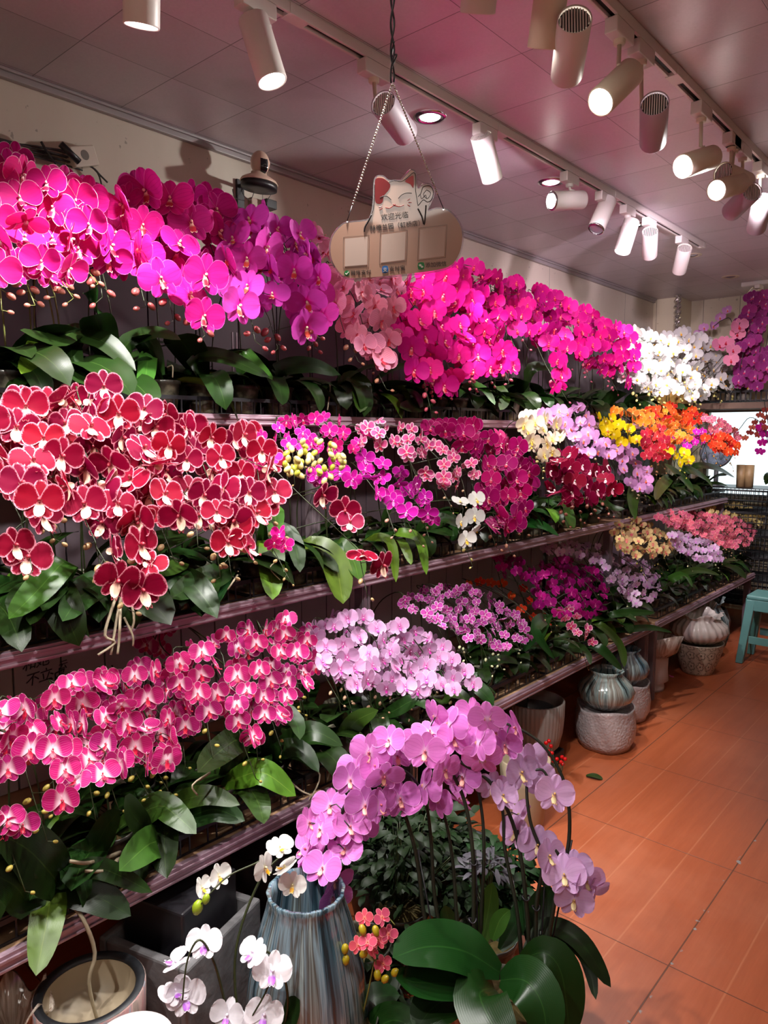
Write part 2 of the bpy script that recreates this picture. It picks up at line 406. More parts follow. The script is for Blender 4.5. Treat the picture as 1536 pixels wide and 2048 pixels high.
def variety(key, kind, mat, lip, bud='9a5a4a', budtip=None, lipsc=1.0, centre_lip=None, hi=True):
    t = NT(key + '_lip'); S, T_ = t.uv(); 
    c = t.mix(t.step(T_, .02, .40), s2l(centre_lip or lip), s2l(lip)); t.set(Base_Color=c, Roughness=.4)
    lm = t.mat; rnd = random.Random(hash(key) % 997 if False else sum(map(ord, key)))
    P = []; PL = []
    for k in range(4):
        m = flower_petals(kind, k, rnd, hi); P.append(m.mesh(key + '_petals', [mat]))
        m2 = flower_petals(kind, k, rnd, False); m2.mi = 1; flower_lip(m2, False, lipsc); PL.append(m2.mesh(key + '_flower', [mat, lm]))
    ml = MB(); flower_lip(ml, True, lipsc); LM = ml.mesh(key + '_lip', [lm])
    bm_ = MB(); bm_.ell((0, 0, 0), (.42, .42, .62), 8, 6)
    BM = bm_.mesh(key + '_bud', [plain(key + '_bud', bud, .4, 0, 3, .2)])
    VAR[key] = (P, PL, LM, BM)
PM = petal_mat
variety('magenta', 'big', PM('magenta_petal', 'd6208a', vein='9c0660', vs=.5, edge='ee7cc4', ew=(0, .012), centre='b00a60', cr=(.28, .0)), 'b01830', '9c4a48', centre_lip='f0c0b0')
variety('magenta_edged', 'big', PM('edged_magenta_petal', 'd41c7c', edge='ffd8ea', ew=(0, .016), vein='a00850', vs=.3), 'c02050', 'b06a5c', centre_lip='f4e0d8')
variety('violet', 'big', PM('violet_pink_petal', 'e648c0', vein='c81a98', vs=.3, centre='d81aa0', cr=(.3, .05)), 'd84838', '9a3c40', centre_lip='f8e0c0')
variety('striped', 'big', PM('striped_pink_petal', 'f8a0be', vein='dc2464', vs=.85, vn=30, edge='ffb0cc', ew=(0, .03)), 'b81830', 'a06a50', centre_lip='e04060')
variety('hotpink', 'big', PM('hot_pink_petal', 'ec1c90', vein='c40a70', vs=.3, centre='c80a58', cr=(.25, .0)), 'c01830', 'b0485a', centre_lip='f090a0')
variety('crimson', 'big', PM('crimson_magenta_petal', 'cc0e78', vein='980450', vs=.4, edge='e8509c', ew=(0, .01)), 'a01028', 'a04858', centre_lip='e85060')
variety('white', 'big', PM('white_petal', 'dedcd8', centre='e4e0c4', cr=(.2, 0), vein='c8c4bc', vs=.3, trans=.2), 'e8a820', 'c8c070', centre_lip='f4e8b0')
variety('purple', 'big', PM('purple_petal', 'b04090', vein='8a2470', vs=.4, edge='cc78b4', ew=(0, .02)), 'd83870', '9a5070', centre_lip='f8d8e8')
variety('burgundy', 'big', PM('burgundy_petal', '860428', edge='f49cb0', ew=(.0, .052), rag=.085, vein='6c0220', vs=.25, trans=.25), 'f6d0b8', 'a88a60', lipsc=1.6, centre_lip='8a2030')
variety('fuchsia_mini', 'small', PM('fuchsia_petal', 'e81c92', edge='f890cc', ew=(0, .03), vein='c00a70', vs=.3), 'c01850', 'a88a58', centre_lip='f8d0e0')
variety('pink_mini', 'small', PM('pink_mini_petal', 'f060a0', edge='ffd6e6', ew=(0, .10), centre='e01868', cr=(.5, .1)), 'c81440', 'c09a78', centre_lip='f8e0d0')
variety('orchid_violet', 'small', PM('orchid_violet_petal', 'd41ca8', edge='f49ad8', ew=(0, .03), vein='a00a80', vs=.3), 'c02890', 'b08070', centre_lip='f0b0e0')
variety('wine_pink', 'big', PM('wine_pink_petal', 'aa0c60', edge='e878ac', ew=(0, .022), vein='800440', vs=.45), 'b01840', 'b07860', centre_lip='f0b0c0')
variety('wine', 'big', PM('wine_petal', '88052e', edge='c04a78', ew=(0, .014), vein='600020', vs=.3), 'e8a0b0', 'a06050', centre_lip='f8e0e0', lipsc=1.15)
variety('cream', 'big', PM('cream_petal', 'fff0d2', centre='fae8a0', cr=(.4, .05), trans=.2), 'e8c040', 'd0c078', centre_lip='f8e890')
variety('lilac', 'big', PM('lilac_petal', 'e4a4dc', vein='c878c4', vs=.35, centre='f0d0f0', cr=(.3, 0)), 'd8502c', 'b09a78', centre_lip='f0a050')
variety('yellow', 'big', PM('yellow_petal', 'f4dc10', centre='f0e878', cr=(.3, 0)), 'd06028', 'b8b840', centre_lip='f0e080')
variety('orange', 'small', PM('orange_petal', 'f88828', vein='e05818', vs=.5, edge='f8b060', ew=(0, .04)), 'd84820', 'c0a040', centre_lip='f8d060')
variety('vermilion', 'small', PM('vermilion_petal', 'ee4a20', vein='c82a14', vs=.4, edge='f88850', ew=(0, .03)), 'c02818', 'b08038', centre_lip='f8c070')
variety('coral_red', 'small', PM('coral_red_petal', 'd83038', vein='a81828', vs=.5, edge='f07868', ew=(0, .03)), 'a81828', 'a07048', centre_lip='f8c0b0')
variety('rayed', 'big', PM('rayed_magenta_petal', 'c01c70', edge='fccadc', ew=(.002, .018), centre='fde4f0', cr=(.46, .08), vein='f4a0cc', vs=.35, vn=30), 'c01038', 'b0a048', centre_lip='d83050')
variety('mauve', 'big', PM('mauve_petal', 'e4b0dc', edge='f0d0ec', ew=(0, .03), centre='d068ac', cr=(.35, .05), vein='c070b4', vs=.3), 'b83090', 'b09070', centre_lip='e8a0d0')
variety('tiny_pink', 'small', PM('tiny_pink_petal', 'e05ac4', edge='ffe0f6', ew=(0, .07), centre='b81888', cr=(.4, .1)), 'a81878', 'd0d8a8', centre_lip='f8d8f0')
variety('deep_purple', 'small', PM('deep_purple_petal', 'ac0c78', edge='c848a0', ew=(0, .025), vein='80045a', vs=.3), '980c60', '98784c', centre_lip='d848a0')
variety('lavender', 'small', PM('lavender_petal', 'ecccea', vein='d8a0d8', vs=.3, centre='e0a0d8', cr=(.35, .1)), 'b858c0', 'd0d0a0', centre_lip='f8e0f0')
variety('peach', 'small', PM('peach_petal', 'f4dc98', centre='e87080', cr=(.34, .1), vein='e08070', vs=.4), 'c83858', 'b0a850', centre_lip='f0d060')
variety('salmon', 'small', PM('salmon_petal', 'ee7088', vein='c83c60', vs=.5, edge='fbb8b4', ew=(0, .045)), 'c02848', 'c09a70', centre_lip='f8d0b0')
variety('butter', 'small', PM('butter_petal', 'f6e090', centre='f8f0b8', cr=(.4, .1), trans=.2), 'e8b840', 'c0c068', centre_lip='f0e090')
variety('cascade', 'big', PM('cascade_petal', 'ec88dc', vein='c44cb4', vs=.5, centre='f4ccf0', cr=(.24, .0), edge='f8bcf0', ew=(0, .02)), 'e8a898', 'a07080', centre_lip='c86070', lipsc=.85)
variety('cascade_pale', 'big', PM('pale_cascade_petal', 'e8bcec', vein='bc78c4', vs=.35, centre='ecd0ec', cr=(.22, .0)), 'e0cc98', 'a07080', centre_lip='c89858', lipsc=.9)
variety('white_violet', 'big', PM('white_violet_petal', 'f2ecf2', vein='d8cce0', vs=.3, trans=.2), 'b060d0', '8aa020', lipsc=1.3, centre_lip='ece0f0')
variety('coral_mini', 'small', PM('coral_mini_petal', 'e05870', edge='f8a0a0', ew=(0, .04), centre='f0a088', cr=(.25, .05), vein='c02c50', vs=.4), 'b81838', 'a89418', centre_lip='e87060')

# ------------------------------------------------------------------ leaves, pots, roots
LEAF = leaf_mat('leaf_green', '1a300f', '4a6a2e'); LEAF_Y = leaf_mat('leaf_light_green', '48681a', '889c3c'); LEAF_D = leaf_mat('leaf_dark_green', '14300e', '335a22', .34)
STEM = plain('stem_dark', '2c3418', .45, 0, 25, .25); STEM_G = plain('stem_olive', '6f7534', .5, 0, 25, .2); STEM_B = plain('stem_black_green', '1d2016', .42)
def leaf_mesh(mat, e0, bend, W=.34, nt=9, ns=4, tip=.5, fold=.30, name='leaf', cup=0.0):
    vs = []; us = []; x = z = 0; rows = []
    for i in range(nt + 1):
        t = i / nt
        a = math.radians(e0 - bend * t)
        if i: x += math.cos(a) / nt; z += math.sin(a) / nt
        rows.append((x, z, a))
    for i, (x, z, a) in enumerate(rows):
        t = i / nt
        w = W / 2 * (.30 + .70 * math.sin(min(1, t / .55) * PI / 2)) if t < .55 else W / 2 * max(0.0, 1 - ((t - .55) / .45) ** 2.3) ** .62
        for j in range(ns + 1):
            s = -1 + 2 * j / ns
            h = fold * abs(s) * w * (1 - .7 * t) - cup * s * s * w
            vs.append((x - math.sin(a) * h, s * w, z + math.cos(a) * h)); us.append((.5 + .5 * s, t))
    fs = [(i * (ns + 1) + j, (i + 1) * (ns + 1) + j, (i + 1) * (ns + 1) + j + 1, i * (ns + 1) + j + 1) for i in range(nt) for j in range(ns)]
    m = MB(); m.add(vs, fs, us); return m.mesh(name, mat)
ARCH = [(68, 70), (50, 85), (38, 100), (22, 75), (62, 130), (12, 55), (35, 60), (55, 150)]
LEAFS = [leaf_mesh(LEAF, a, b, R.uniform(.30, .40)) for a, b in ARCH] + [leaf_mesh(LEAF_Y, 50, 110, .34), leaf_mesh(LEAF_Y, 30, 110, .32)]
LEAFN = [leaf_mesh(LEAF, a, b, .16, 8, 2) for a, b in ARCH] + [leaf_mesh(LEAF_Y, 60, 120, .15, 8, 2)]
t = NT('nursery_pot'); nz = t.noise(16, t.obj((1, 1, 1)), 5, .6); n2 = t.noise(5, t.obj(), 2)
c = t.mix(t.step(nz, .42, .62), s2l('35332d'), s2l('868470')); c = t.mix(t.math('MULTIPLY', t.step(n2, .5, .7), .6), c, s2l('8a8884'))
t.set(Base_Color=c, Roughness=.28, Specular_IOR_Level=.5); POTM = t.mat
MOSS = plain('potting_moss', '5e5028', .95, 0, 60, .45, .8)
ROOT = plain('aerial_root', 'a89a80', .65, 0, 30, .3)
m = MB(); m.lathe([(.034, 0), (.040, .0), (.043, .02), (.0435, .022), (.053, .092), (.056, .093), (.0575, .104), (.0555, .106), (.053, .100), (.050, .085)], 20)
POT = m.mesh('pot', POTM)
m = MB(); m.lathe([(.0001, .094), (.02, .095), (.036, .091), (.0495, .086)], 12, fn=lambda q, r, z, i: (r, z + .005 * math.sin(q * 3 + i * 2)), cap=False); MOSSM = m.mesh('potting_moss', MOSS)
def root_obj(parent, pts, r=.0032, name='root'):
    m = MB(); P = catmull(pts, 4); m.tube(P, [r * (1 - .3 * i / len(P)) for i in range(len(P))], 5); return m.build(name, ROOT, parent)

# flower placement on a plant; parent is at loc, everything in parent space
def put_flower(par, key, P, face, size, rnd, origin, px=None, roll=None):
    P = Vector(P); Ps, PLs, LM, BM = VAR[key]; k = rnd.choice((0, 0, 1, 1, 2, 3))
    M = frame(P - origin, face, s=size, roll=rnd.uniform(-.28, .28) if roll is None else roll)
    if ppm(P) * size > 47:
        f = inst('flower', Ps[k], par, M); inst('lip', LM, f, Matrix())
    else: f = inst('flower', PLs[k], par, M)
    return f
def put_bud(par, key, P, size, dirv, origin):
    q = Vector(dirv).normalized().to_track_quat('Z', 'Y').to_matrix().to_4x4()
    return inst('bud', VAR[key][3], par, Matrix.Translation(Vector(P) - origin) @ q @ Matrix.Scale(size, 4))
def put_leaves(par, rnd, n, L, z0, bias=0.0, protos=None, up=False):
    protos = protos or LEAFS
    a0 = rnd.uniform(0, 6.28)
    for i in range(n):
        a = bias + (PI * .5 if i % 2 else -PI * .5) + rnd.uniform(-.75, .75) if rnd.random() < .72 else bias + rnd.uniform(-1.0, 1.0)
        k = rnd.choice((0, 1, 4, 6) if up else range(len(protos) - (2 if rnd.random() < .8 else 0)))
        l = L * rnd.uniform(.72, 1.15)
        M = Matrix.Translation((.008 * math.cos(a), .008 * math.sin(a), z0 + .004 * i)) @ Matrix.Rotation(a, 4, 'Z') @ Matrix.Rotation(rnd.uniform(-.35, .35), 4, 'X') @ Matrix.Diagonal((l, l * rnd.uniform(.85, 1.2), l, 1))
        inst('leaf', protos[k % len(protos)], par, M)
# ------------------------------------------------------------------ plants on the shelves
PITCHY = .157
ROWS = {'top': (-2.045, -2.215), 'mid': (-1.795, -1.965), 'bot': (-1.575, -1.745, -1.915)}
SLOTS = {k: {} for k in ROWS}
for k, rows in ROWS.items():
    for ri, x in enumerate(rows):
        for i in range(40):
            y = .02 + i * PITCHY
            if 3.80 < y < 4.06 or y > 5.78: continue
            SLOTS[k][(ri, i)] = (x, y)
USED = set()
def take_slot(k, y, rowpen=.14):
    best = min((s for s in SLOTS[k] if (k, s) not in USED), key=lambda s: abs(SLOTS[k][s][1] - y) + s[0] * rowpen)
    USED.add((k, best)); return SLOTS[k][best]
def inpoly(p, poly):
    x, y = p; ins = False; j = len(poly) - 1
    for i in range(len(poly)):
        xi, yi = poly[i]; xj, yj = poly[j]
        if (yi > y) != (yj > y) and x < (xj - xi) * (y - yi) / (yj - yi) + xi: ins = not ins
        j = i
    return ins
WORDS = ['leftmost', 'second from left', 'third from left', 'fourth from left', 'fifth from left', 'sixth from left', 'seventh from left', 'eighth from left', 'ninth from left', 'tenth from left', 'eleventh from left', 'twelfth from left']
NUM = {1: 'one', 2: 'two', 3: 'three', 4: 'four', 5: 'five', 6: 'six', 7: 'seven', 8: 'eight', 9: 'nine', 10: 'ten', 11: 'eleven', 12: 'twelve'}
COUNT = [0, 0]
def face_dir(P, rnd, wx=.50, wc=.70, jit=.50, wild=.22):
    P = Vector(P); toc = (CAM - P); toc.normalize()
    f = Vector((wx, 0, .0)) + toc * wc + Vector((rnd.gauss(0, jit), rnd.gauss(0, jit), rnd.gauss(0, jit * .6)))
    if rnd.random() < wild: f = Vector((rnd.uniform(-.2, 1), rnd.uniform(-1.2, 1.2), rnd.uniform(-.5, .7)))
    return f.normalized()
def spike(par, origin, base, fl, rnd, key, size, stem=STEM, buds=3, lean=None, r=.0026, tipdir=None, budsize=.15):
    """one flower spike: a stem from the pot over the top bloom and down past the others, short flower stalks, buds at the tip"""
    fl = sorted(fl, key=lambda a: -a.z)
    n = len(fl); g = max(1, min(5, (n + 2) // 3)); pts = []
    for i in range(g):
        seg = fl[i * n // g:(i + 1) * n // g] or [fl[-1]]
        c = sum(seg, Vector()) / len(seg); pts.append(c + Vector((-.045, 0, .0)))
    top = pts[0]
    a = Vector(base)
    P = [a, a + Vector(((top.x - a.x) * .05, (top.y - a.y) * .15, (top.z - a.z) * .45)), a.lerp(top, .5) + Vector((-.02, 0, (top.z - a.z) * .36)), top + Vector((-.02, 0, .015))] + pts[1:]
    last = pts[-1]; td = tipdir or Vector((.035 + rnd.uniform(0, .03), rnd.uniform(-.03, .03), -.07 - rnd.uniform(0, .04)))
    if buds: P += [last + Vector((.02, 0, -.03)), last + Vector((.02, 0, -.03)) + td]
    path = catmull(P, 5)
    m = MB(); m.tube([p - origin for p in path], [r * (1 - .6 * i / len(path)) for i in range(len(path))], 5)
    for f in fl:
        q = min(path[8:] or path, key=lambda p: (p - f).length + max(0, f.z - p.z) * .4)
        mid = q.lerp(f, .5) + Vector((0, 0, .008))
        m.tube([q - origin, mid - origin, f - origin + Vector((-.004, 0, 0))], r * .42, 4, False)
    tip = path[-1]; st = path[-6] if len(path) > 6 else path[0]
    bl = []
    for i in range(buds):
        t = (i + 1) / buds; q = st.lerp(tip, t); off = Vector((rnd.uniform(-.3, .6), .9 if i % 2 else -.9, rnd.uniform(-.9, -.1))) * size * .22
        m.tube([q - origin, q + off - origin], r * .35, 4, False); bl.append((q + off, size * budsize * (1.25 - .6 * t), off))
    m.build('stem', stem, par)
    for q, s, o in bl: put_bud(par, key, q, s * 1.3, o, origin)
    COUNT[0] += n
def darts(poly, size, xt, xb, dens, rnd, jx, layers, tries=900, inset=.55):
    vt = min(p[1] for p in poly); vb = max(p[1] for p in poly); u0 = min(p[0] for p in poly); u1 = max(p[0] for p in poly)
    out = []
    for L in range(layers):
        acc = []
        for _ in range(tries):
            u = rnd.uniform(u0, u1); v = rnd.uniform(vt, vb)
            if not inpoly((u, v), poly): continue
            if inset:
                q = inset * size * ppm(at(u, v, 0, (xt + xb) / 2)) / 2
                if not all(inpoly((u + a * q, v + b * q), poly) for a, b in (((.3, 0), (-.3, 0), (0, .15), (0, -1)) if u > 5 else ((0, -1),))): continue
            x = xt + (xb - xt) * (v - vt) / max(1, vb - vt) + rnd.uniform(-jx, jx) - L * .07
            P = at(u, v, 0, x)
            if P.y > 6.28: P = at(u, v, 1, 6.28 - rnd.uniform(0, .1))
            s = size * ppm(P); ok = True
            dd = dens * s * (1 if L == 0 else 1.15)
            for (a, b) in acc:
                if (a - u) ** 2 + ((b - v) * 1.05) ** 2 < dd * dd: ok = False; break
            if ok: acc.append((u, v)); out.append(P)
    return out
def cluster(key, poly, size, xt, xb, shelf, nplants, look, group, seed, dens=.60, jx=.03, layers=1, buds=3, stem=STEM, per=9, leafn=(4, 6), leafL=.19, sv=.12, facing={}, narrow=False, extra=None, budsize=.15, rowpen=.14, fake_base=None, wp=None):
    rnd = random.Random(seed)
    F = darts(poly, size, xt, xb, dens, rnd, jx, layers)
    if len(F) < 5: F = darts(poly, size, xt, xb, dens, rnd, jx, layers, inset=0)
    if extra: F += [at(u, v, 0, x) for u, v, x in extra]
    F.sort(key=lambda p: p.y); n = len(F); nplants = min(nplants, max(1, n)); roots = []
    for i in range(nplants):
        g = F[i * n // nplants:(i + 1) * n // nplants]
        if not g: continue
        ym = sum(p.y for p in g) / len(g)
        bx, by = take_slot(shelf, ym, rowpen); bz = SH[shelf][0]
        o = empty('moth_orchid', (bx, by, bz), 0); origin = Vector((bx, by, bz)); roots.append(o)
        inst('pot', POT, o, Matrix()); inst('potting_moss', MOSSM, o, Matrix())
        ns = max(1, round(len(g) / per)); g.sort(key=lambda p: p.y + rnd.uniform(-.02, .02))
        for s in range(ns):
            fl = g[s * len(g) // ns:(s + 1) * len(g) // ns]
            if fl: spike(o, origin, origin + Vector((rnd.uniform(-.012, .012), rnd.uniform(-.012, .012), .09)), fl, rnd, key, size, stem, buds=buds + rnd.randint(-1, 1) if buds else 0, budsize=budsize)
        for p in g: put_flower(o, key, p, face_dir(p, rnd, **facing), size * rnd.uniform(1 - sv, 1 + sv), rnd, origin)
        put_leaves(o, rnd, rnd.randint(*leafn) + 1, leafL, .088, 0.0, LEAFN if narrow else None)
    roots.sort(key=lambda o: o.location.y)
    place = {'top': 'top shelf', 'mid': 'middle shelf', 'bot': 'bottom shelf'}[shelf]
    for i, o in enumerate(roots):
        N = len(roots)
        lab = f'orchid with {look}, {wp or place}' if N == 1 else (f'{"rightmost" if i == N - 1 else WORDS[i]} of {NUM[N]} orchids with {look}, {wp or place}')
        tag(o, lab, 'orchid', group)
    COUNT[1] += len(roots)
    return roots
G_T, G_M, G_B = 'orchids in flower on the top shelf', 'orchids in flower on the middle shelf', 'orchids in flower on the bottom shelf'
# top shelf
cluster('magenta_edged', [(-60, 300), (40, 292), (75, 330), (130, 345), (180, 400), (190, 450), (150, 540), (80, 560), (-60, 530)], .108, -1.98, -1.80, 'top', 3, 'white-edged magenta blooms', G_T, 11, dens=0.56, layers=3, buds=4, leafL=.27, leafn=(6, 8), stem=STEM_G)
cluster('magenta', [(110, 345), (290, 350), (400, 375), (470, 400), (470, 520), (410, 560), (330, 580), (240, 540), (170, 520), (115, 400)], .130, -1.98, -1.80, 'top', 5, 'large veined magenta blooms', G_T, 12, dens=0.54, layers=3, leafL=.27, leafn=(6, 8), extra=[(408, 632, -1.82), (380, 590, -1.85)])
cluster('violet', [(460, 430), (540, 405), (600, 440), (640, 520), (655, 640), (600, 650), (560, 590), (500, 620), (455, 590), (440, 480)], .128, -1.92, -1.76, 'top', 4, 'bright violet-pink blooms', G_T, 13, dens=0.54, layers=3, buds=5, leafL=.24, extra=[(478, 612, -1.75), (612, 655, -1.76)])
cluster('striped', [(590, 430), (650, 455), (690, 520), (800, 545), (805, 600), (785, 680), (770, 730), (715, 700), (665, 610), (620, 500)], .100, -1.95, -1.76, 'top', 3, 'pale pink red-veined blooms', G_T, 14, dens=0.62, layers=2, leafL=.24, extra=[(763, 720, -1.76), (728, 690, -1.77)])
cluster('hotpink', [(790, 560), (880, 520), (950, 590), (1000, 650), (1035, 730), (1000, 750), (950, 745), (900, 785), (850, 750), (800, 690), (780, 620)], .110, -1.94, -1.76, 'top', 6, 'hot pink blooms', G_T, 15, dens=0.56, layers=3, leafL=.24, extra=[(828, 742, -1.76), (908, 775, -1.76), (888, 772, -1.77)])
cluster('crimson', [(875, 530), (930, 512), (1000, 540), (1060, 560), (1120, 590), (1180, 610), (1240, 640), (1278, 690), (1270, 750), (1200, 745), (1130, 700), (1060, 680), (1000, 640), (930, 570)], .098, -1.96, -1.78, 'top', 9, 'deep magenta blooms', G_T, 16, dens=0.54, layers=3, leafL=.24, extra=[(1115, 720, -1.78), (1122, 750, -1.78), (1118, 770, -1.78), (1108, 775, -1.78), (1125, 735, -1.78), (1255, 765, -1.78)])
cluster('white', [(1235, 665), (1280, 650), (1330, 665), (1370, 650), (1410, 670), (1450, 715), (1500, 760), (1500, 785), (1430, 780), (1390, 800), (1350, 785), (1290, 780), (1245, 760)], .112, -1.96, -1.76, 'top', 7, 'white yellow-lipped blooms', G_T, 17, dens=0.53, layers=3, leafL=.24)
# middle shelf
cluster('burgundy', [(-60, 790), (20, 780), (110, 762), (240, 785), (340, 800), (400, 840), (500, 835), (550, 900), (560, 1010), (500, 1060), (440, 1050), (330, 1040), (200, 1050), (60, 1000), (-60, 990)], .096, -1.76, -1.50, 'mid', 9, 'burgundy pink-edged blooms', G_M, 21, dens=0.55, layers=3, jx=.04, leafL=.24, per=10,
        extra=[(208, 772, -1.7), (30, 1090, -1.56), (55, 1115, -1.56), (225, 1100, -1.5), (235, 1160, -1.48), (280, 1090, -1.52), (300, 1130, -1.5), (285, 1180, -1.48), (455, 1085, -1.5), (495, 1095, -1.5), (85, 1030, -1.58), (470, 1040, -1.5), (645, 990, -1.52), (700, 1045, -1.5), (725, 1110, -1.49), (765, 1130, -1.49), (690, 1020, -1.52)])
cluster('fuchsia_mini', [(500, 870), (560, 835), (640, 822), (700, 835), (745, 855), (720, 900), (650, 905), (600, 890), (540, 930), (500, 930)], .060, -1.78, -1.66, 'mid', 4, 'small fuchsia blooms', G_M, 22, dens=0.74, layers=2, leafL=.17, per=8, extra=[(548, 1085, -1.55), (560, 1070, -1.55), (570, 1090, -1.56)])
cluster('pink_mini', [(700, 850), (760, 825), (820, 845), (900, 890), (955, 920), (965, 960), (900, 980), (860, 960), (800, 900), (720, 890)], .062, -1.76, -1.60, 'mid', 5, 'small white-edged pink blooms', G_M, 23, dens=0.72, layers=2, leafL=.18, per=9)
cluster('orchid_violet', [(590, 930), (660, 910), (740, 900), (800, 930), (850, 970), (870, 1040), (840, 1050), (790, 1010), (700, 960), (620, 975)], .075, -1.72, -1.52, 'mid', 4, 'violet-magenta blooms', G_M, 24, dens=0.74, layers=2, leafL=.24, narrow=True)
cluster('wine_pink', [(840, 850), (890, 825), (960, 835), (1030, 870), (1070, 920), (1065, 990), (1040, 1050), (990, 1070), (955, 1010), (960, 920), (900, 880)], .096, -1.78, -1.54, 'mid', 6, 'large wine-pink blooms', G_M, 25, dens=0.58, layers=3, leafL=.22)
cluster('white', [(915, 990), (950, 975), (965, 1030), (960, 1085), (930, 1090), (915, 1050)], .072, -1.56, -1.50, 'mid', 1, 'white clustered blooms hanging low', G_M, 26, dens=0.60, layers=1, leafL=.2)
cluster('cream', [(1030, 830), (1080, 812), (1120, 840), (1130, 880), (1100, 920), (1060, 900)], .085, -1.80, -1.64, 'mid', 3, 'cream blooms', G_M, 27, dens=0.60, layers=2)
cluster('lilac', [(1060, 815), (1160, 805), (1200, 860), (1250, 880), (1300, 940), (1295, 985), (1250, 965), (1215, 910), (1150, 910), (1120, 850)], .078, -1.82, -1.58, 'mid', 6, 'pale lilac blooms', G_M, 28, dens=0.60, layers=2)
cluster('wine', [(1090, 905), (1140, 890), (1215, 920), (1230, 980), (1190, 1010), (1120, 1005), (1085, 960)], .100, -1.66, -1.52, 'mid', 4, 'dark wine-red blooms', G_M, 29, dens=0.53, layers=2)
cluster('yellow', [(1190, 825), (1230, 830), (1290, 870), (1280, 895), (1235, 885), (1200, 860)], .075, -1.78, -1.66, 'mid', 3, 'yellow blooms', G_M, 30, dens=0.60, layers=2, extra=[(1335, 905, -1.6), (1350, 912, -1.6), (1368, 905, -1.6), (1360, 925, -1.6), (1378, 920, -1.6)])
cluster('orange', [(1200, 815), (1260, 812), (1330, 815), (1390, 850), (1395, 880), (1340, 890), (1290, 850), (1240, 830)], .075, -1.85, -1.66, 'mid', 5, 'orange blooms', G_M, 31, dens=0.54, layers=2, narrow=True, leafL=.26)
cluster('vermilion', [(1290, 812), (1340, 803), (1390, 815), (1420, 840), (1370, 850), (1310, 835)], .072, -1.90, -1.80, 'mid', 4, 'orange-red blooms', G_M, 32, dens=0.54, layers=2)
cluster('coral_red', [(1285, 860), (1320, 850), (1345, 880), (1335, 920), (1290, 915)], .078, -1.66, -1.58, 'mid', 2, 'deep coral-red blooms', G_M, 33, dens=0.54, layers=2)
cluster('vermilion', [(1400, 870), (1450, 865), (1480, 890), (1475, 910), (1430, 900)], .075, -1.62, -1.56, 'mid', 3, 'bright orange-red blooms beside the fan', G_M, 34, dens=0.54, layers=2)
cluster('salmon', [(1400, 825), (1440, 835), (1480, 870), (1470, 890), (1420, 860)], .07, -1.72, -1.64, 'mid', 2, 'salmon and pink blooms', G_M, 35, dens=0.54, layers=2)
cluster('orchid_violet', [(1340, 865), (1380, 870), (1400, 850), (1440, 860), (1420, 880), (1370, 895)], .065, -1.72, -1.64, 'mid', 2, 'pink-violet blooms among orange ones', G_M, 36, dens=0.60)
# bottom shelf
cluster('rayed', [(-60, 1400), (60, 1370), (130, 1350), (200, 1330), (260, 1310), (380, 1330), (395, 1400), (385, 1480), (330, 1530), (250, 1540), (170, 1520), (90, 1500), (30, 1540), (-60, 1560)], .070, -1.62, -1.38, 'bot', 9, 'pale-centred magenta blooms at near end', G_B, 41, dens=0.62, layers=3, leafL=.21, per=9, jx=.04,
        extra=[(130, 1540, -1.38), (150, 1560, -1.38), (125, 1600, -1.36), (15, 1640, -1.4), (45, 1650, -1.4), (0, 1660, -1.4), (105, 1500, -1.4), (205, 1550, -1.38), (240, 1530, -1.38)])
cluster('rayed', [(330, 1300), (430, 1260), (500, 1240), (560, 1215), (640, 1260), (660, 1320), (610, 1380), (560, 1450), (500, 1480), (440, 1450), (390, 1400), (340, 1360)], .066, -1.62, -1.38, 'bot', 6, 'pale-centred magenta blooms beside the lilac ones', G_B, 42, dens=0.65, layers=2, leafL=.20,
        extra=[(305, 1275, -1.85), (332, 1258, -1.85), (322, 1300, -1.85), (295, 1290, -1.85)])
cluster('mauve', [(600, 1250), (680, 1215), (740, 1215), (800, 1240), (870, 1265), (930, 1310), (960, 1350), (940, 1385), (860, 1385), (760, 1380), (690, 1370), (640, 1340)], .068, -1.66, -1.40, 'bot', 8, 'pale lilac purple-lipped blooms', G_B, 43, dens=0.60, layers=3, leafL=.18, per=9)
cluster('tiny_pink', [(790, 1200), (860, 1165), (940, 1165), (1000, 1195), (1050, 1240), (1065, 1285), (1010, 1300), (950, 1290), (900, 1260), (840, 1240)], .048, -1.70, -1.44, 'bot', 8, 'tiny bright pink blooms', G_B, 44, dens=0.67, layers=2, leafL=.16, per=12, budsize=.2)
cluster('vermilion', [(900, 1170), (960, 1150), (1020, 1160), (1080, 1180), (1090, 1230), (1110, 1265), (1060, 1240), (1000, 1180)], .055, -1.86, -1.66, 'bot', 3, 'small orange-red blooms', G_B, 45, dens=0.90, layers=1)
cluster('deep_purple', [(990, 1100), (1060, 1120), (1130, 1110), (1190, 1130), (1225, 1170), (1215, 1220), (1180, 1240), (1120, 1230), (1070, 1210), (1060, 1160), (1000, 1150)], .060, -1.80, -1.50, 'bot', 7, 'small deep purple blooms', G_B, 46, dens=0.66, layers=2, leafL=.18, per=10)
cluster('lavender', [(1070, 1095), (1130, 1075), (1210, 1085), (1280, 1110), (1320, 1150), (1325, 1200), (1270, 1210), (1240, 1180), (1180, 1120), (1100, 1110)], .058, -1.86, -1.46, 'bot', 7, 'small pale lavender blooms', G_B, 47, dens=0.60, layers=2, leafL=.18, per=10)
cluster('pink_mini', [(1105, 1215), (1140, 1210), (1180, 1250), (1190, 1290), (1160, 1280), (1130, 1240)], .052, -1.50, -1.42, 'bot', 1, 'single short row of small pink blooms', G_B, 48, dens=0.74, leafL=.24, narrow=True)
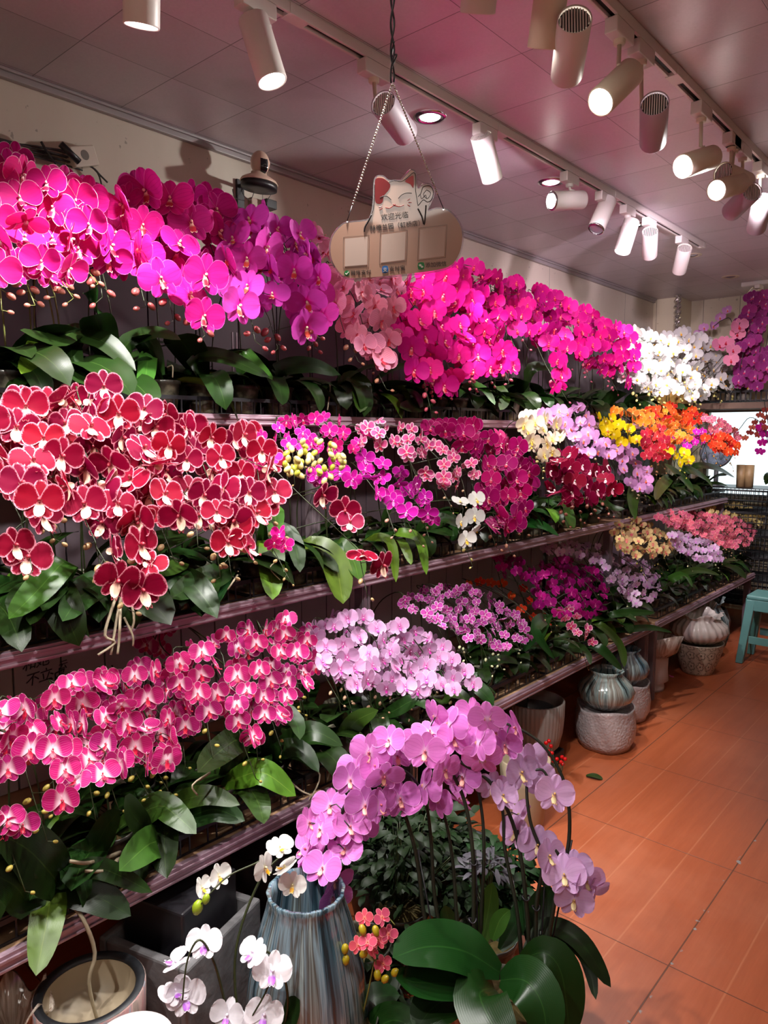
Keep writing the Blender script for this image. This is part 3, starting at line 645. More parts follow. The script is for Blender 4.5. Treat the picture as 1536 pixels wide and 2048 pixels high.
cluster('peach', [(1220, 1050), (1270, 1030), (1310, 1050), (1350, 1075), (1340, 1110), (1280, 1115), (1235, 1095)], .060, -1.72, -1.50, 'bot', 5, 'peach and yellow blooms', G_B, 49, dens=0.58, layers=2, narrow=True, leafL=.22)
cluster('salmon', [(1300, 1025), (1360, 1015), (1420, 1025), (1480, 1035), (1515, 1060), (1500, 1090), (1460, 1095), (1400, 1070), (1340, 1050)], .058, -1.70, -1.46, 'bot', 8, 'salmon-pink blooms', G_B, 50, dens=0.53, layers=3, per=11)
cluster('lavender', [(1330, 1060), (1380, 1065), (1430, 1085), (1445, 1120), (1400, 1120), (1350, 1095)], .060, -1.56, -1.44, 'bot', 4, 'pale lilac blooms below the salmon ones', G_B, 51, dens=0.55, layers=2, narrow=True, leafL=.24)
cluster('butter', [(1390, 1005), (1430, 995), (1475, 1005), (1525, 1025), (1522, 1050), (1480, 1035), (1420, 1025)], .060, -1.84, -1.60, 'bot', 4, 'butter-yellow blooms', G_B, 52, dens=0.55, layers=2)
# budding plant: a mass of olive-brown buds in the middle of the middle shelf
_b = cluster('fuchsia_mini', [(560, 880), (600, 870), (640, 890), (600, 900)], .05, -1.74, -1.70, 'mid', 1, 'masses of olive-brown buds and few open blooms', G_M, 60, dens=1.0)[0]
_o = Vector(_b.location); _r = random.Random(5)
for i in range(64):
    u = _r.uniform(555, 690); v = _r.uniform(880, 965)
    if inpoly((u, v), [(550, 900), (600, 875), (680, 885), (700, 925), (650, 965), (580, 950)]): put_bud(_b, 'yellow' if i % 3 == 0 else 'cream', at(u, v, 0, -1.66 + _r.uniform(-.03, .03)), .021, (_r.uniform(-1, 1), _r.uniform(-1, 1), -1), _o)
# plants out of flower that fill the rows
for k, rows in ROWS.items():
    for (ri, i), (x, y) in list(SLOTS[k].items()):
        if (k, (ri, i)) in USED or (ri == 1 and k == 'mid') or ri == 2: continue
        if y < .25 or R.random() < .12: continue
        USED.add((k, (ri, i))); rnd = random.Random(i * 7 + ri)
        o = empty('moth_orchid', (x, y, SH[k][0]), 0, {'top': 'green leafy orchid without flowers in its pot on the top shelf', 'mid': 'green leafy orchid without flowers in its pot on the middle shelf', 'bot': 'green leafy orchid without flowers in its pot on the bottom shelf'}[k], 'orchid', f'orchids without flowers on the {({"top":"top","mid":"middle","bot":"bottom"})[k]} shelf')
        inst('pot', POT, o, Matrix()); inst('potting_moss', MOSSM, o, Matrix())
        put_leaves(o, rnd, rnd.randint(4, 6), .24 if k != 'bot' else .18, .088, 0, up=(ri == 1))
print('FLOWERS', COUNT)
# aerial roots over the pot rims
# black pot trays
def tray_mesh(nx, ny, W, L):
    m = MB(); h = .052
    for z0, z1 in ((h - .006, h + .006), (.0015, .007)):
        m.box((-W / 2, -L / 2, z0), (-W / 2 + .003, L / 2, z1)); m.box((W / 2 - .003, -L / 2, z0), (W / 2, L / 2, z1))
        m.box((-W / 2 + .003, -L / 2, z0), (W / 2 - .003, -L / 2 + .003, z1)); m.box((-W / 2 + .003, L / 2 - .003, z0), (W / 2 - .003, L / 2, z1))
    n = int(L / .026)
    for i in range(n + 1):
        y = -L / 2 + i * (L - .004) / n
        if i % 3 != 1:
            for x in (-W / 2 + .0005, W / 2 - .0035): m.box((x, y, .007), (x + .003, y + .004, h - .006))
    for i in range(ny):
        for j in range(nx):
            cy = (i - (ny - 1) / 2) * PITCHY; cx = (j - (nx - 1) / 2) * .17
            m.tube([(cx + .0575 * math.cos(a), cy + .0575 * math.sin(a), h) for a in [2 * PI * q / 14 for q in range(15)]], .0024, 4, False)
            for sx_ in (-1, 1): m.box((cx + sx_ * .06 - .0015, cy - .0785, h - .004), (cx + sx_ * .06 + .0015, cy + .0785, h + .002))
    return m
TR = tray_mesh(2, 3, .325, .462).mesh('plant_tray', DARKM, False)
TR1 = tray_mesh(1, 3, .150, .462).mesh('plant_tray', DARKM, False)
for k in ROWS:
    z, _ = SH[k]; rx = ROWS[k]; i = 0
    for i in list(range(0, 23, 3)) + list(range(26, 37, 3)):
        y = .02 + (i + 1) * PITCHY
        if i in (21, 22, 23) or y > 5.7: continue
        if i < 24 and i + 2 > 23: continue
        for a, me in (((rx[0] + rx[1]) / 2, TR),):
            o = D.objects.new('plant_tray', me); C.objects.link(o); o.location = (a, y, z + .0005)
            tag(o, f'black plastic pot tray with round holes on the {({"top":"top","mid":"middle","bot":"bottom"})[k]} shelf', 'tray', f'pot trays on the {({"top":"top","mid":"middle","bot":"bottom"})[k]} shelf')
# ------------------------------------------------------------------ track lighting
WHITE = plain('lamp_white', 'd9d2cc', .42, .0, 0); WARM = plain('lamp_cream', 'd8cbb4', .45); GREYP = plain('lamp_mauve_grey', 'b9a8b4', .5)
VENT = plain('lamp_vent_dark', '2a2626', .6); CHROME = plain('lamp_chrome', 'c8c8cc', .15, 1)
FACE = emit('lamp_lit_face', 'fff8ec', 14); FACEOFF = plain('lamp_unlit_lens', '9a9298', .2, .6); SLOT = plain('track_slot', '151214', .5)
RADL = .0385
def track(x, y0, y1, label, zc=ZC):
    e = empty('light_track', (x, y0, zc), 0, label, 'light track')
    L = y1 - y0; m = MB(); z = -.0305
    m.box((-.018, 0, -.004), (.018, L, -.0005)); m.box((-.018, 0, z), (-.009, L, -.004)); m.box((.009, 0, z), (.018, L, -.004))
    m.build('track_rail', WHITE, e, smooth=False, bevel=.001)
    m = MB(); m.box((-.009, 0, z + .010), (.009, L, -.0042)); m.build('track_slot', SLOT, e, smooth=False)
    m = MB(); m.box((-.019, L - .03, z - .001), (.019, L + .004, -.0004)); m.build('end_cap', WHITE, e, smooth=False, bevel=.001)
    for k in range(1, int(L / 1.0)):
        m = MB(); m.box((-.0195, k * 1.0 - .035, z - .0015), (.0195, k * 1.0 + .035, -.0045)); m.build('connector', WHITE, e, smooth=False, bevel=.001)
    return e
TX1, TX2 = -1.545, -.905
track(TX1, -.6, 4.62, 'long white ceiling light track nearer the wall')
track(TX2, -.6, 5.3, 'long white ceiling light track over the aisle')
e3 = track(0, 0, .75, 'short white light track across the far end'); P3 = at(1484, 566, 2, ZC); e3.location = (P3.x, P3.y, ZC); e3.rotation_euler = (0, 0, -PI / 2)
def solve(B, F, x, L, dia=None):
    """lamp axis end points from their pixels: middle on the track's vertical plane, length L"""
    rb, rf = pray(*B), pray(*F); mu, mv = (B[0] + F[0]) / 2, (B[1] + F[1]) / 2
    M = at(mu, mv, 0, x); tm = depth(M)
    if dia: tm = FPX * .077 / dia
    best = []
    for i in range(-200, 201):
        d = i / 200 * L
        b = CAM + rb * (tm + d / 2); f = CAM + rf * (tm - d / 2)
        best.append((abs((b - f).length - L), d, b, f))
    neg = min((q for q in best if q[1] <= 0), key=lambda q: q[0]); pos = min((q for q in best if q[1] > 0), key=lambda q: q[0])
    return pos, neg          # pos: front face nearer to the camera
HEAD = {}
def head_meshes():
    for nm, mt in (('white', WHITE), ('warm', WARM), ('grey', GREYP)):
        r = RADL; L = .165; m = MB()
        m.lathe([(r - .003, L * .5 - .004), (r - .001, L * .5 - .001), (r, L * .5 - .003), (r, -L * .5 + .004), (r - .001, -L * .5 + .0015), (r - .004, -L * .5 + .002), (r - .005, -L * .5 + .014)], 32, cap=False)
        HEAD[nm] = m.mesh('housing', mt)
    m = MB(); m.lathe([(.0001, 0), (RADL - .0035, 0)], 32, cap=False); m2 = m; HEAD['disc'] = m2
    m = MB(); m.lathe([(.001, .5 * .165 - .010), (RADL - .003, .5 * .165 - .010)], 24, cap=False)
    for i in range(-5, 6):
        x = i * .0062; w = math.sqrt(max(0, (RADL - .006) ** 2 - x * x))
        m.mi = 1; m.box((x - .0016, -w, .5 * .165 - .0105), (x + .0016, w, .5 * .165 - .0045))
    HEAD['vent'] = m.mesh('vent_grille', [VENT, WHITE], False)
    for nm, mt in (('face', FACE), ('off', FACEOFF)):
        m = MB(); m.lathe([(.0001, -.165 / 2 + .006), (.02, -.165 / 2 + .005), (RADL - .0045, -.165 / 2 + .0035)], 32, cap=False); HEAD[nm] = m.mesh('lens', mt)
    m = MB(); m.lathe([(RADL - .0055, -.165 / 2 - .004), (RADL - .002, -.165 / 2 - .003), (RADL + .0005, -.165 / 2 + .002), (RADL - .0085, -.165 / 2 - .001)], 32, cap=False); HEAD['ring'] = m.mesh('bezel', CHROME)
head_meshes()
LAMPS = []
def lamp(B, F, tx, near, label, col='white', lit=True, ring=False, power=1.0, box=.11, pts=None, spot=62, track_y=None, boxdrop=.040, dia=None, group='cylindrical track spotlights'):
    if pts: b, f = Vector(pts[0]), Vector(pts[1])
    else:
        pos, neg = solve(B, F, tx, .165, dia); q = pos if near else neg; b, f = q[2], q[3]
    c = (b + f) / 2; d = (f - b).normalized()
    jy = (b.y * .62 + f.y * .38) if track_y is None else track_y
    e = empty('track_spotlight', (tx, jy, ZC), 0, label, 'spotlight', group)
    o0 = Vector((tx, jy, ZC)); M = Matrix.Translation(c - o0) @ (-d).to_track_quat('Z', 'Y').to_matrix().to_4x4()
    inst('housing', HEAD[col], e, M); inst('vent_grille', HEAD['vent'], e, M); inst('lens', HEAD['face' if lit else 'off'], e, M)
    if ring: inst('bezel', HEAD['ring'], e, M)
    m = MB(); m.box((-.0185, -box * .5, -.031 - boxdrop), (.0185, box * .5, -.0312)); m.build('adapter_box', WHITE, e, smooth=False, bevel=.003)
    up = Vector((0, 0, 1)) - d * d.z; j = c - d * .045 - o0
    m = MB(); top = Vector((0, 0, -.031 - boxdrop)); m.lathe([(.014, -.012), (.016, -.009), (.016, 0)], 16, M=Matrix.Translation(top), cap=True)
    jj = j + (up.normalized() if up.length > .15 else RIGHT) * (RADL - .001) if up.length > .15 else j + Vector((0, 0, .0))
    m.tube([top + Vector((0, 0, -.006)), Vector((top.x, top.y, jj.z + .004)).lerp(jj, .15), jj], .0062, 8); m.build('arm', WHITE if col == 'white' else WARM, e)
    if lit:
        L = D.lights.new('spotlight', 'SPOT'); L.energy = SPOT_POWER * power; L.spot_size = math.radians(spot); L.spot_blend = .55; L.shadow_soft_size = .022
        L.color = (1, .97, .93) if col != 'grey' else (1, .8, .95)
        lo = D.objects.new('spotlight', L); C.objects.link(lo); lo.parent = e; lo.matrix_local = Matrix.Translation(f + d * .004 - o0) @ (-d).to_track_quat('Z', 'Y').to_matrix().to_4x4()
    LAMPS.append((label, [round(a, 2) for a in c], [round(a, 2) for a in d])); return e
def down(u, v, x, d):
    f = at(u, v, 0, x); d = Vector(d).normalized(); return (f - d * .165, f)
lamp(None, None, TX1, False, 'white spotlight pointing down at the top left, cut by the frame', pts=down(283, 55, TX1 + .04, (-.28, .12, -1)), spot=100, power=1.3)
lamp((506, 38), (545, 165), TX1, False, 'tilted white spotlight left of the hanging sign cord, face lit', dia=61)
lamp((765, 205), (812, 268), TX1, False, 'mauve-looking spotlight just behind the hanging sign chains', 'grey', dia=52, power=.7)
lamp((962, 270), (985, 360), TX1, False, 'slim white spotlight to the right of the sign, beside a downlight')
lamp((1165, 400), (1103, 402), TX1, True, 'horizontal spotlight with chrome ring facing left', ring=True, power=.45)
lamp((1217, 400), (1192, 458), TX1, True, 'tilted spotlight with unlit lens, right of the chrome-ringed one', lit=False, ring=True)
lamp((1300, 462), (1299, 512), TX1, False, 'small upright white spotlight near the far end of the inner track', power=.5)
lamp((1370, 495), (1358, 543), TX1, False, 'last spotlight on the inner track, leaning slightly', power=.5)
lamp(None, None, TX2, False, 'white spotlight cut by the top edge, right of centre', pts=down(955, 28, TX2 - .06, (-.45, .45, -1)))
lamp(None, None, TX2, False, 'cream spotlight at the top overlapping a grille-backed one', 'warm', pts=down(1087, 98, TX2 - .02, (-.42, .42, -1)), power=.3)
lamp((1150, 36), (1133, 152), TX2, False, 'white spotlight with slotted back behind the cream one', dia=66, power=.35)
lamp((1262, 145), (1200, 205), TX2, True, 'large cream spotlight tilted down left with bright round face', 'warm', spot=60)
lamp((1309, 205), (1306, 285), TX2, False, 'mauve-grey upright spotlight with slotted back over the aisle', 'grey', dia=54)
lamp((1425, 314), (1365, 333), TX2, True, 'cream spotlight lying nearly flat, face lit, near right edge', 'warm', power=.6)
lamp((1445, 345), (1492, 366), TX2, False, 'cream spotlight pointing right, first in the far crowded group', 'warm')
lamp((1480, 366), (1432, 381), TX2, True, 'small cream spotlight with lit face low in the crowded group', 'warm')
lamp((1505, 382), (1462, 424), TX2, False, 'grey spotlight pointing down left in the crowded group', 'grey')
lamp((1526, 400), (1512, 458), TX2, False, 'pinkish upright spotlight at the right edge below the group', 'grey')
lamp((1497, 582), (1540, 606), P3.x + .12, False, 'cream spotlight on the short track at the far end', 'warm', track_y=P3.y, boxdrop=.03)
# extra lamps added on the same tracks to light the shelves
for i, (x, y, tx_, ty, tz, pw) in enumerate(((TX1, .15, -1.9, .3, 1.2, .9), (TX2, .35, -1.75, .8, 1.0, .75), (TX2, .95, -1.7, 1.0, .7, .8), (TX2, -.2, -1.5, .7, .6, .8), (TX1, 3.55, -1.75, 3.0, .9, .9), (TX2, 4.6, -1.75, 5.2, 1.3, .55))):
    c = Vector((x, y, ZC - .17)); d = (Vector((tx_, ty, tz)) - c).normalized()
    lamp(None, None, x, False, 'white track spotlight outside the picture above the near shelves', pts=(c - d * .0825, c + d * .0825), spot=75, group='track spotlights above the near shelves', track_y=y, power=pw)
if __import__('os').environ.get('DBG'): [print('LAMP', *l) for l in LAMPS]
# recessed downlights
for i, (u, v, on) in enumerate(((860, 234, 1), (1102, 364, 1), (1266, 450, 1), (1384, 510, 0), (1461, 553, 0))):
    P = at(u, v, 2, ZC); e = empty('downlight', P, 0, ['recessed round downlight glowing next to the sign chain', 'recessed lit downlight above the chrome-ringed spotlight', 'recessed lit downlight near the small upright spotlight', 'unlit recessed round fitting behind the last spotlight', 'unlit recessed round fitting near the far wall'][i], 'downlight', 'recessed ceiling downlights')
    m = MB(); m.lathe([(.036, -.001), (.042, -.006), (.056, -.005), (.060, -.0008)], 40, cap=False); m.build('rim', CHROME if on else WARM, e)
    m = MB(); m.lathe([(.0001, -.010), (.018, -.009), (.030, -.005), (.037, -.0015)], 32, cap=False); m.build('lens', FACE if on else FACEOFF, e)
    if on:
        L = D.lights.new('downlight', 'SPOT'); L.energy = DOWNLIGHT_POWER; L.spot_size = math.radians(110); L.spot_blend = .8; L.shadow_soft_size = .03
        lo = D.objects.new('downlight', L); C.objects.link(lo); lo.parent = e; lo.location = (0, 0, -.015)
# ------------------------------------------------------------------ single leaves placed by hand on the shelf plants
LEAF_G = leaf_mat('leaf_mid_green', '2c4816', '5f8034', .32)
def leaf_path(par, pts, W, mat, nrm=(.75, -.25, .6), nt=14, ns=6, fold=.22, name='leaf', tip=1.0, tilt=0):
    origin = par.matrix_world.translation if False else Vector(par.location)
    P = catmull(pts, 6); Ls = [0]
    for i in range(1, len(P)): Ls.append(Ls[-1] + (P[i] - P[i - 1]).length)
    vs = []; us = []
    for i in range(nt + 1):
        t = i / nt; s = t * Ls[-1]; k = max(j for j in range(len(Ls)) if Ls[j] <= s + 1e-9); k = min(k, len(P) - 2)
        f = (s - Ls[k]) / max(1e-9, Ls[k + 1] - Ls[k]); p = P[k].lerp(P[k + 1], f); tg = (P[k + 1] - P[k]).normalized()
        n = Vector(nrm); n -= tg * n.dot(tg); n.normalize(); b = tg.cross(n)
        if tilt: n, b = n * math.cos(tilt) + b * math.sin(tilt), b * math.cos(tilt) - n * math.sin(tilt)
        w = W / 2 * (.28 + .72 * math.sin(min(1, t / .5) * PI / 2)) if t < .5 else W / 2 * max(0.0, 1 - ((t - .5) / .5) ** 2.2) ** .6
        for j in range(ns + 1):
            q = -1 + 2 * j / ns
            vs.append(p - origin + b * (q * w) + n * (fold * abs(q) * w * (1 - .6 * t) - .10 * w)); us.append((.5 + .5 * q, t))
    fs = [(i * (ns + 1) + j, i * (ns + 1) + j + 1, (i + 1) * (ns + 1) + j + 1, (i + 1) * (ns + 1) + j) for i in range(nt) for j in range(ns)]
    m = MB(); m.add(vs, fs, us); return m.build(name, mat, par)
def nearest_plant(shelf, y):
    z = SH[shelf][0]
    return min((o for o in C.objects if o.name.startswith('moth_orchid') and abs(o.location.z - z) < .01), key=lambda o: abs(o.location.y - y) + abs(o.location.x - ROWS[shelf][0]))
XS = {'top': (-2.0, -1.86), 'mid': (-1.72, -1.60), 'bot': (-1.50, -1.38)}
for sh, pts, w, mt in [
    ('mid', [(130, 1122), (75, 1180), (17, 1238)], 58, LEAF_G), ('mid', [(100, 1180), (75, 1215), (60, 1250)], 40, LEAF), ('mid', [(198, 1162), (158, 1195), (125, 1243)], 60, LEAF), ('mid', [(130, 1160), (105, 1190), (85, 1222)], 34, LEAF),
    ('mid', [(452, 1140), (398, 1165), (340, 1197)], 52, LEAF), ('mid', [(448, 1150), (428, 1190), (414, 1228)], 34, LEAF_D), ('mid', [(365, 1128), (335, 1140), (305, 1150)], 30, LEAF_G),
    ('mid', [(540, 1085), (543, 1140), (545, 1200)], 52, LEAF_Y), ('mid', [(560, 1060), (590, 1090), (600, 1145)], 40, LEAF), ('mid', [(545, 1020), (552, 1040), (540, 1085)], 34, LEAF_G), ('mid', [(632, 1092), (672, 1130), (686, 1208)], 62, LEAF_Y), ('mid', [(665, 1090), (705, 1115), (718, 1160)], 52, LEAF_G),
    ('mid', [(745, 1075), (782, 1085), (792, 1165)], 22, LEAF_Y), ('mid', [(795, 1065), (838, 1078), (853, 1150)], 24, LEAF_Y), ('mid', [(800, 1080), (812, 1100), (822, 1130)], 22, LEAF_Y), ('mid', [(860, 1045), (895, 1040), (915, 1055)], 34, LEAF),
    ('mid', [(1040, 1045), (1085, 1050), (1118, 1072)], 22, LEAF_D), ('mid', [(1130, 1010), (1140, 1040), (1135, 1055)], 26, LEAF_G), ('mid', [(1200, 1000), (1225, 1015), (1250, 1018)], 20, LEAF), ('mid', [(1275, 960), (1265, 1000), (1270, 1040)], 28, LEAF_G), ('mid', [(1330, 930), (1370, 960), (1385, 985)], 26, LEAF), ('mid', [(1370, 940), (1410, 955), (1425, 975)], 20, LEAF), ('mid', [(1340, 955), (1320, 975), (1310, 1000)], 22, LEAF_G), ('mid', [(1385, 935), (1430, 935), (1470, 955)], 16, LEAF_D),
    ('top', [(130, 672), (205, 680), (272, 742)], 52, LEAF), ('top', [(88, 688), (70, 710), (42, 748)], 44, LEAF_Y), ('top', [(150, 665), (110, 680), (40, 660)], 44, LEAF), ('top', [(300, 710), (292, 750), (282, 788)], 34, LEAF_G), ('top', [(140, 690), (148, 740), (172, 770)], 40, LEAF), ('top', [(250, 690), (310, 665), (362, 680)], 40, LEAF), ('top', [(390, 715), (455, 715), (540, 755)], 40, LEAF), ('top', [(560, 740), (620, 730), (680, 750)], 44, LEAF_D), ('top', [(545, 750), (560, 775), (565, 810)], 36, LEAF), ('top', [(690, 755), (722, 765), (720, 825)], 42, LEAF_G), ('top', [(480, 700), (520, 735), (545, 760)], 30, LEAF_G), ('top', [(215, 660), (180, 600), (195, 560)], 44, LEAF_D), ('top', [(860, 790), (835, 810), (800, 815)], 34, LEAF), ('top', [(990, 770), (1010, 790), (1000, 820)], 24, LEAF_G), ('top', [(940, 770), (970, 780), (990, 810)], 22, LEAF_G), ('top', [(1060, 740), (1100, 735), (1120, 760)], 24, LEAF),
    ('bot', [(118, 1765), (60, 1700), (-10, 1662)], 92, LEAF), ('bot', [(120, 1762), (195, 1735), (305, 1785)], 40, LEAF), ('bot', [(125, 1770), (190, 1790), (262, 1832)], 66, LEAF_D), ('bot', [(100, 1790), (92, 1850), (72, 1952)], 62, LEAF_Y), ('bot', [(330, 1672), (295, 1690), (238, 1742)], 62, LEAF_G), ('bot', [(285, 1662), (265, 1625), (250, 1592)], 46, LEAF), ('bot', [(312, 1612), (352, 1630), (393, 1668)], 54, LEAF_G), ('bot', [(375, 1632), (430, 1618), (490, 1642)], 50, LEAF), ('bot', [(365, 1600), (420, 1590), (480, 1610)], 40, LEAF_G),
    ('bot', [(484, 1552), (530, 1545), (592, 1592)], 52, LEAF_Y), ('bot', [(488, 1568), (515, 1600), (528, 1648)], 50, LEAF_G), ('bot', [(585, 1478), (630, 1462), (686, 1492)], 42, LEAF), ('bot', [(560, 1500), (605, 1500), (638, 1545)], 38, LEAF_D), ('bot', [(690, 1470), (715, 1440), (757, 1420)], 40, LEAF_G), ('bot', [(480, 1480), (430, 1510), (395, 1545)], 54, LEAF), ('bot', [(550, 1430), (590, 1440), (600, 1480)], 44, LEAF), ('bot', [(180, 1700), (215, 1650), (240, 1620)], 48, LEAF), ('bot', [(60, 1800), (30, 1770), (-30, 1740)], 70, LEAF),
    ('bot', [(880, 1400), (905, 1390), (930, 1400)], 24, LEAF_G), ('bot', [(790, 1420), (830, 1400), (860, 1420)], 28, LEAF), ('bot', [(1090, 1240), (1070, 1260), (1110, 1320)], 26, LEAF_D), ('bot', [(1180, 1290), (1205, 1300), (1245, 1340)], 26, LEAF_D), ('bot', [(1130, 1290), (1170, 1300), (1180, 1330)], 22, LEAF), ('bot', [(1200, 1250), (1240, 1290), (1248, 1335)], 24, LEAF_G), ('bot', [(1220, 1230), (1260, 1225), (1310, 1225)], 16, LEAF), ('bot', [(1340, 1160), (1370, 1150), (1385, 1175)], 16, LEAF_G), ('bot', [(1360, 1150), (1400, 1140), (1440, 1150)], 14, LEAF_G), ('bot', [(1230, 1260), (1300, 1255), (1345, 1265)], 14, LEAF)]:
    xa, xb = XS[sh]; P = [at(u, v, 0, xa + (xb - xa) * i / 2) for i, (u, v) in enumerate(pts)]
    o = nearest_plant(sh, P[0].y)
    base = Vector(o.location) + Vector((0, 0, .095))
    if (P[0] - base).length < .2: P = [base] + P
    leaf_path(o, P, w / ppm(P[1]) * 1.05, mt)
# aerial roots
def add_root(sh, pts, r=.0032):
    P = [at(u, v, 0, x) for u, v, x in pts]; o = nearest_plant(sh, P[0].y); root_obj(o, [p - Vector(o.location) for p in P], r)
for sh, pts, r in [
    ('bot', [(135, 1800, -1.5), (165, 1835, -1.44), (190, 1905, -1.42), (178, 1965, -1.42), (196, 2045, -1.42)], .0052), ('bot', [(240, 1705, -1.5), (180, 1725, -1.45), (140, 1722, -1.44)], .005), ('bot', [(238, 1715, -1.5), (215, 1740, -1.44), (170, 1742, -1.44)], .005),
    ('mid', [(240, 1175, -1.68), (225, 1215, -1.6), (210, 1270, -1.58), (230, 1285, -1.58), (196, 1310, -1.58)], .0042), ('mid', [(245, 1175, -1.68), (235, 1230, -1.6), (222, 1310, -1.58)], .0042), ('mid', [(250, 1180, -1.68), (262, 1205, -1.6), (268, 1240, -1.58), (262, 1262, -1.58)], .0036), ('mid', [(242, 1180, -1.68), (240, 1240, -1.58), (238, 1280, -1.58), (235, 1308, -1.57)], .004), ('mid', [(248, 1235, -1.6), (265, 1270, -1.57), (266, 1292, -1.57)], .003), ('mid', [(475, 1150, -1.66), (465, 1165, -1.62), (455, 1180, -1.62)], .003),
    ('bot', [(400, 1560, -1.5), (420, 1545, -1.44), (385, 1570, -1.43), (395, 1590, -1.43)], .003), ('bot', [(560, 1545, -1.5), (600, 1580, -1.44), (620, 1590, -1.42), (618, 1600, -1.42)], .003), ('bot', [(605, 1520, -1.5), (640, 1550, -1.45), (620, 1600, -1.42)], .003), ('bot', [(640, 1500, -1.5), (660, 1530, -1.45), (655, 1560, -1.45)], .003),
    ('top', [(335, 735, -2.0), (345, 732, -1.97), (345, 755, -1.97)], .003), ('top', [(655, 765, -2.0), (660, 775, -1.95), (655, 820, -1.93)], .003), ('top', [(95, 745, -2.0), (100, 760, -1.95), (108, 790, -1.94)], .003), ('mid', [(560, 1120, -1.68), (540, 1135, -1.64), (560, 1160, -1.62)], .002)]: add_root(sh, pts, r)

# ------------------------------------------------------------------ ceramics
def glaze(name, cols, scale=(3.2, 1.0, 1), rough=.14):
    t = NT(name); S, T = t.uv(); cb = t.new('ShaderNodeCombineXYZ')
    t.link(t.math('MULTIPLY', t.math('SINE', t.math('MULTIPLY', S, 2 * PI)), scale[0]), cb.inputs[0]); t.link(t.math('MULTIPLY', t.math('COSINE', t.math('MULTIPLY', S, 2 * PI)), scale[0]), cb.inputs[2])
    t.link(t.math('MULTIPLY', T, scale[1]), cb.inputs[1])
    nz = t.noise(1.6, cb.outputs[0], 4, .6, .5); cr = t.new('ShaderNodeValToRGB'); t.link(nz, cr.inputs[0])
    el = cr.color_ramp.elements; el[0].position = .36; el[0].color = s2l(cols[0]); el[1].position = .66; el[1].color = s2l(cols[-1])
    for i, c in enumerate(cols[1:-1]): e = el.new(.36 + .30 * (i + 1) / (len(cols) - 1)); e.color = s2l(c)
    t.set(Base_Color=cr.outputs[0], Roughness=rough, Coat_Weight=.6, Coat_Roughness=.05); return t.mat
BLUEG = glaze('blue_streaked_glaze', ['1c2a30', '3f5a68', '7d94a0', '4e4a44', '9fb4b8'])
TEALG = glaze('grey_green_streaked_glaze', ['242a2a', '5a6e70', '8fa2a0', '6e6258', 'a8b4b0'])
PINKG = glaze('marbled_pink_glaze', ['8f8078', 'b49a94', 'a87c7c', '8c9096'], (3, 1.5, 1), .25)
WHITEG = plain('white_glaze', 'cfc8c0', .16, 0, 6, .12, Coat_Weight=.6); WHITEM = plain('matt_white_ceramic', 'bdb4b4', .5, 0, 8, .06)
DARKG = plain('dark_glaze', '1c1e22', .45, 0, 6, .2); CREAM = plain('cream_inside', 'a09078', .5, 0, 10, .1); STONE = plain('grey_stone', '6c6a6c', .85, 0, 26, .3, .8)
FLUTE = plain('grey_fluted_ceramic', '8b8480', .4, 0, 8, .06)
t = NT('patterned_pot'); S, T = t.uv(); u = t.math('SUBTRACT', t.math('FRACT', t.math('MULTIPLY', S, 14.0)), .5); v = t.math('SUBTRACT', t.math('FRACT', t.math('MULTIPLY', T, 9.0)), .5)
rr = t.math('SQRT', t.math('ADD', t.math('MULTIPLY', u, u), t.math('MULTIPLY', v, v))); an = t.math('ARCTAN2', v, u)
pet = t.math('ADD', .27, t.math('MULTIPLY', t.math('ABSOLUTE', t.math('SINE', t.math('MULTIPLY', an, 2.5))), .12))
ln = t.step(t.math('ABSOLUTE', t.math('SUBTRACT', rr, pet)), .055, .02); dot = t.step(rr, .11, .07); ring = t.step(t.math('ABSOLUTE', t.math('SUBTRACT', rr, .46)), .03, .01)
t.set(Base_Color=t.mix(t.math('MULTIPLY', t.math('MAXIMUM', t.math('MAXIMUM', ln, dot), t.math('MULTIPLY', ring, .6)), .85), s2l('b5a894'), s2l('3a332c')), Roughness=.35); PATT = t.mat
t = NT('bubble_wrap'); vz = t.new('ShaderNodeTexVoronoi'); vz.inputs['Scale'].default_value = 85; t.link(t.obj(), vz.inputs['Vector'])
t.set(Base_Color=t.mix(t.noise(9, t.obj(), 3), s2l('8f8488'), s2l('c8bcbc')), Roughness=.28, Specular_IOR_Level=.7); t.bump(t.math('ADD', t.math('SUBTRACT', 1.0, vz.outputs[0]), t.math('MULTIPLY', t.noise(12, t.obj(), 3), 2.0)), .7, .004); WRAP = t.mat
def pot(name, loc, prof, mat, label, cat, group=None, fn=None, n=48, parts=(), rz=0):
    """turned vessel: outer profile, then its wall and inside"""
    e = empty(name, loc, rz, label, cat, group)
    m = MB(); m.lathe(prof, n, fn=fn); m.build('vessel', mat, e)
    for nm, pr, mt in parts:
        m = MB(); m.lathe(pr, n, fn=fn if nm == 'rim' else None, cap=nm != 'rim'); m.build(nm, mt, e)
    return e
def lobes(k, a, tw=0, ru=0, zr=1e9):
    def f(q, r, z, i):
        rr = r * (1 + a * math.cos(k * q + tw * z)); z2 = z
        if z > zr: z2 = z + ru * math.sin(5 * q) * (z - zr) / .03; rr *= 1 + .5 * ru * 10 * math.cos(5 * q + 1) * (z - zr)
        return rr, z2
    return f
BELLY = lambda s, h: [(.05 * s, .0), (.085 * s, .0), (.118 * s, h * .22), (.125 * s, h * .42), (.110 * s, h * .62), (.075 * s, h * .82), (.066 * s, h * .9), (.078 * s, h), (.070 * s, h), (.058 * s, h * .88), (.095 * s, h * .5), (.07 * s, h * .1), (.001, h * .08)]
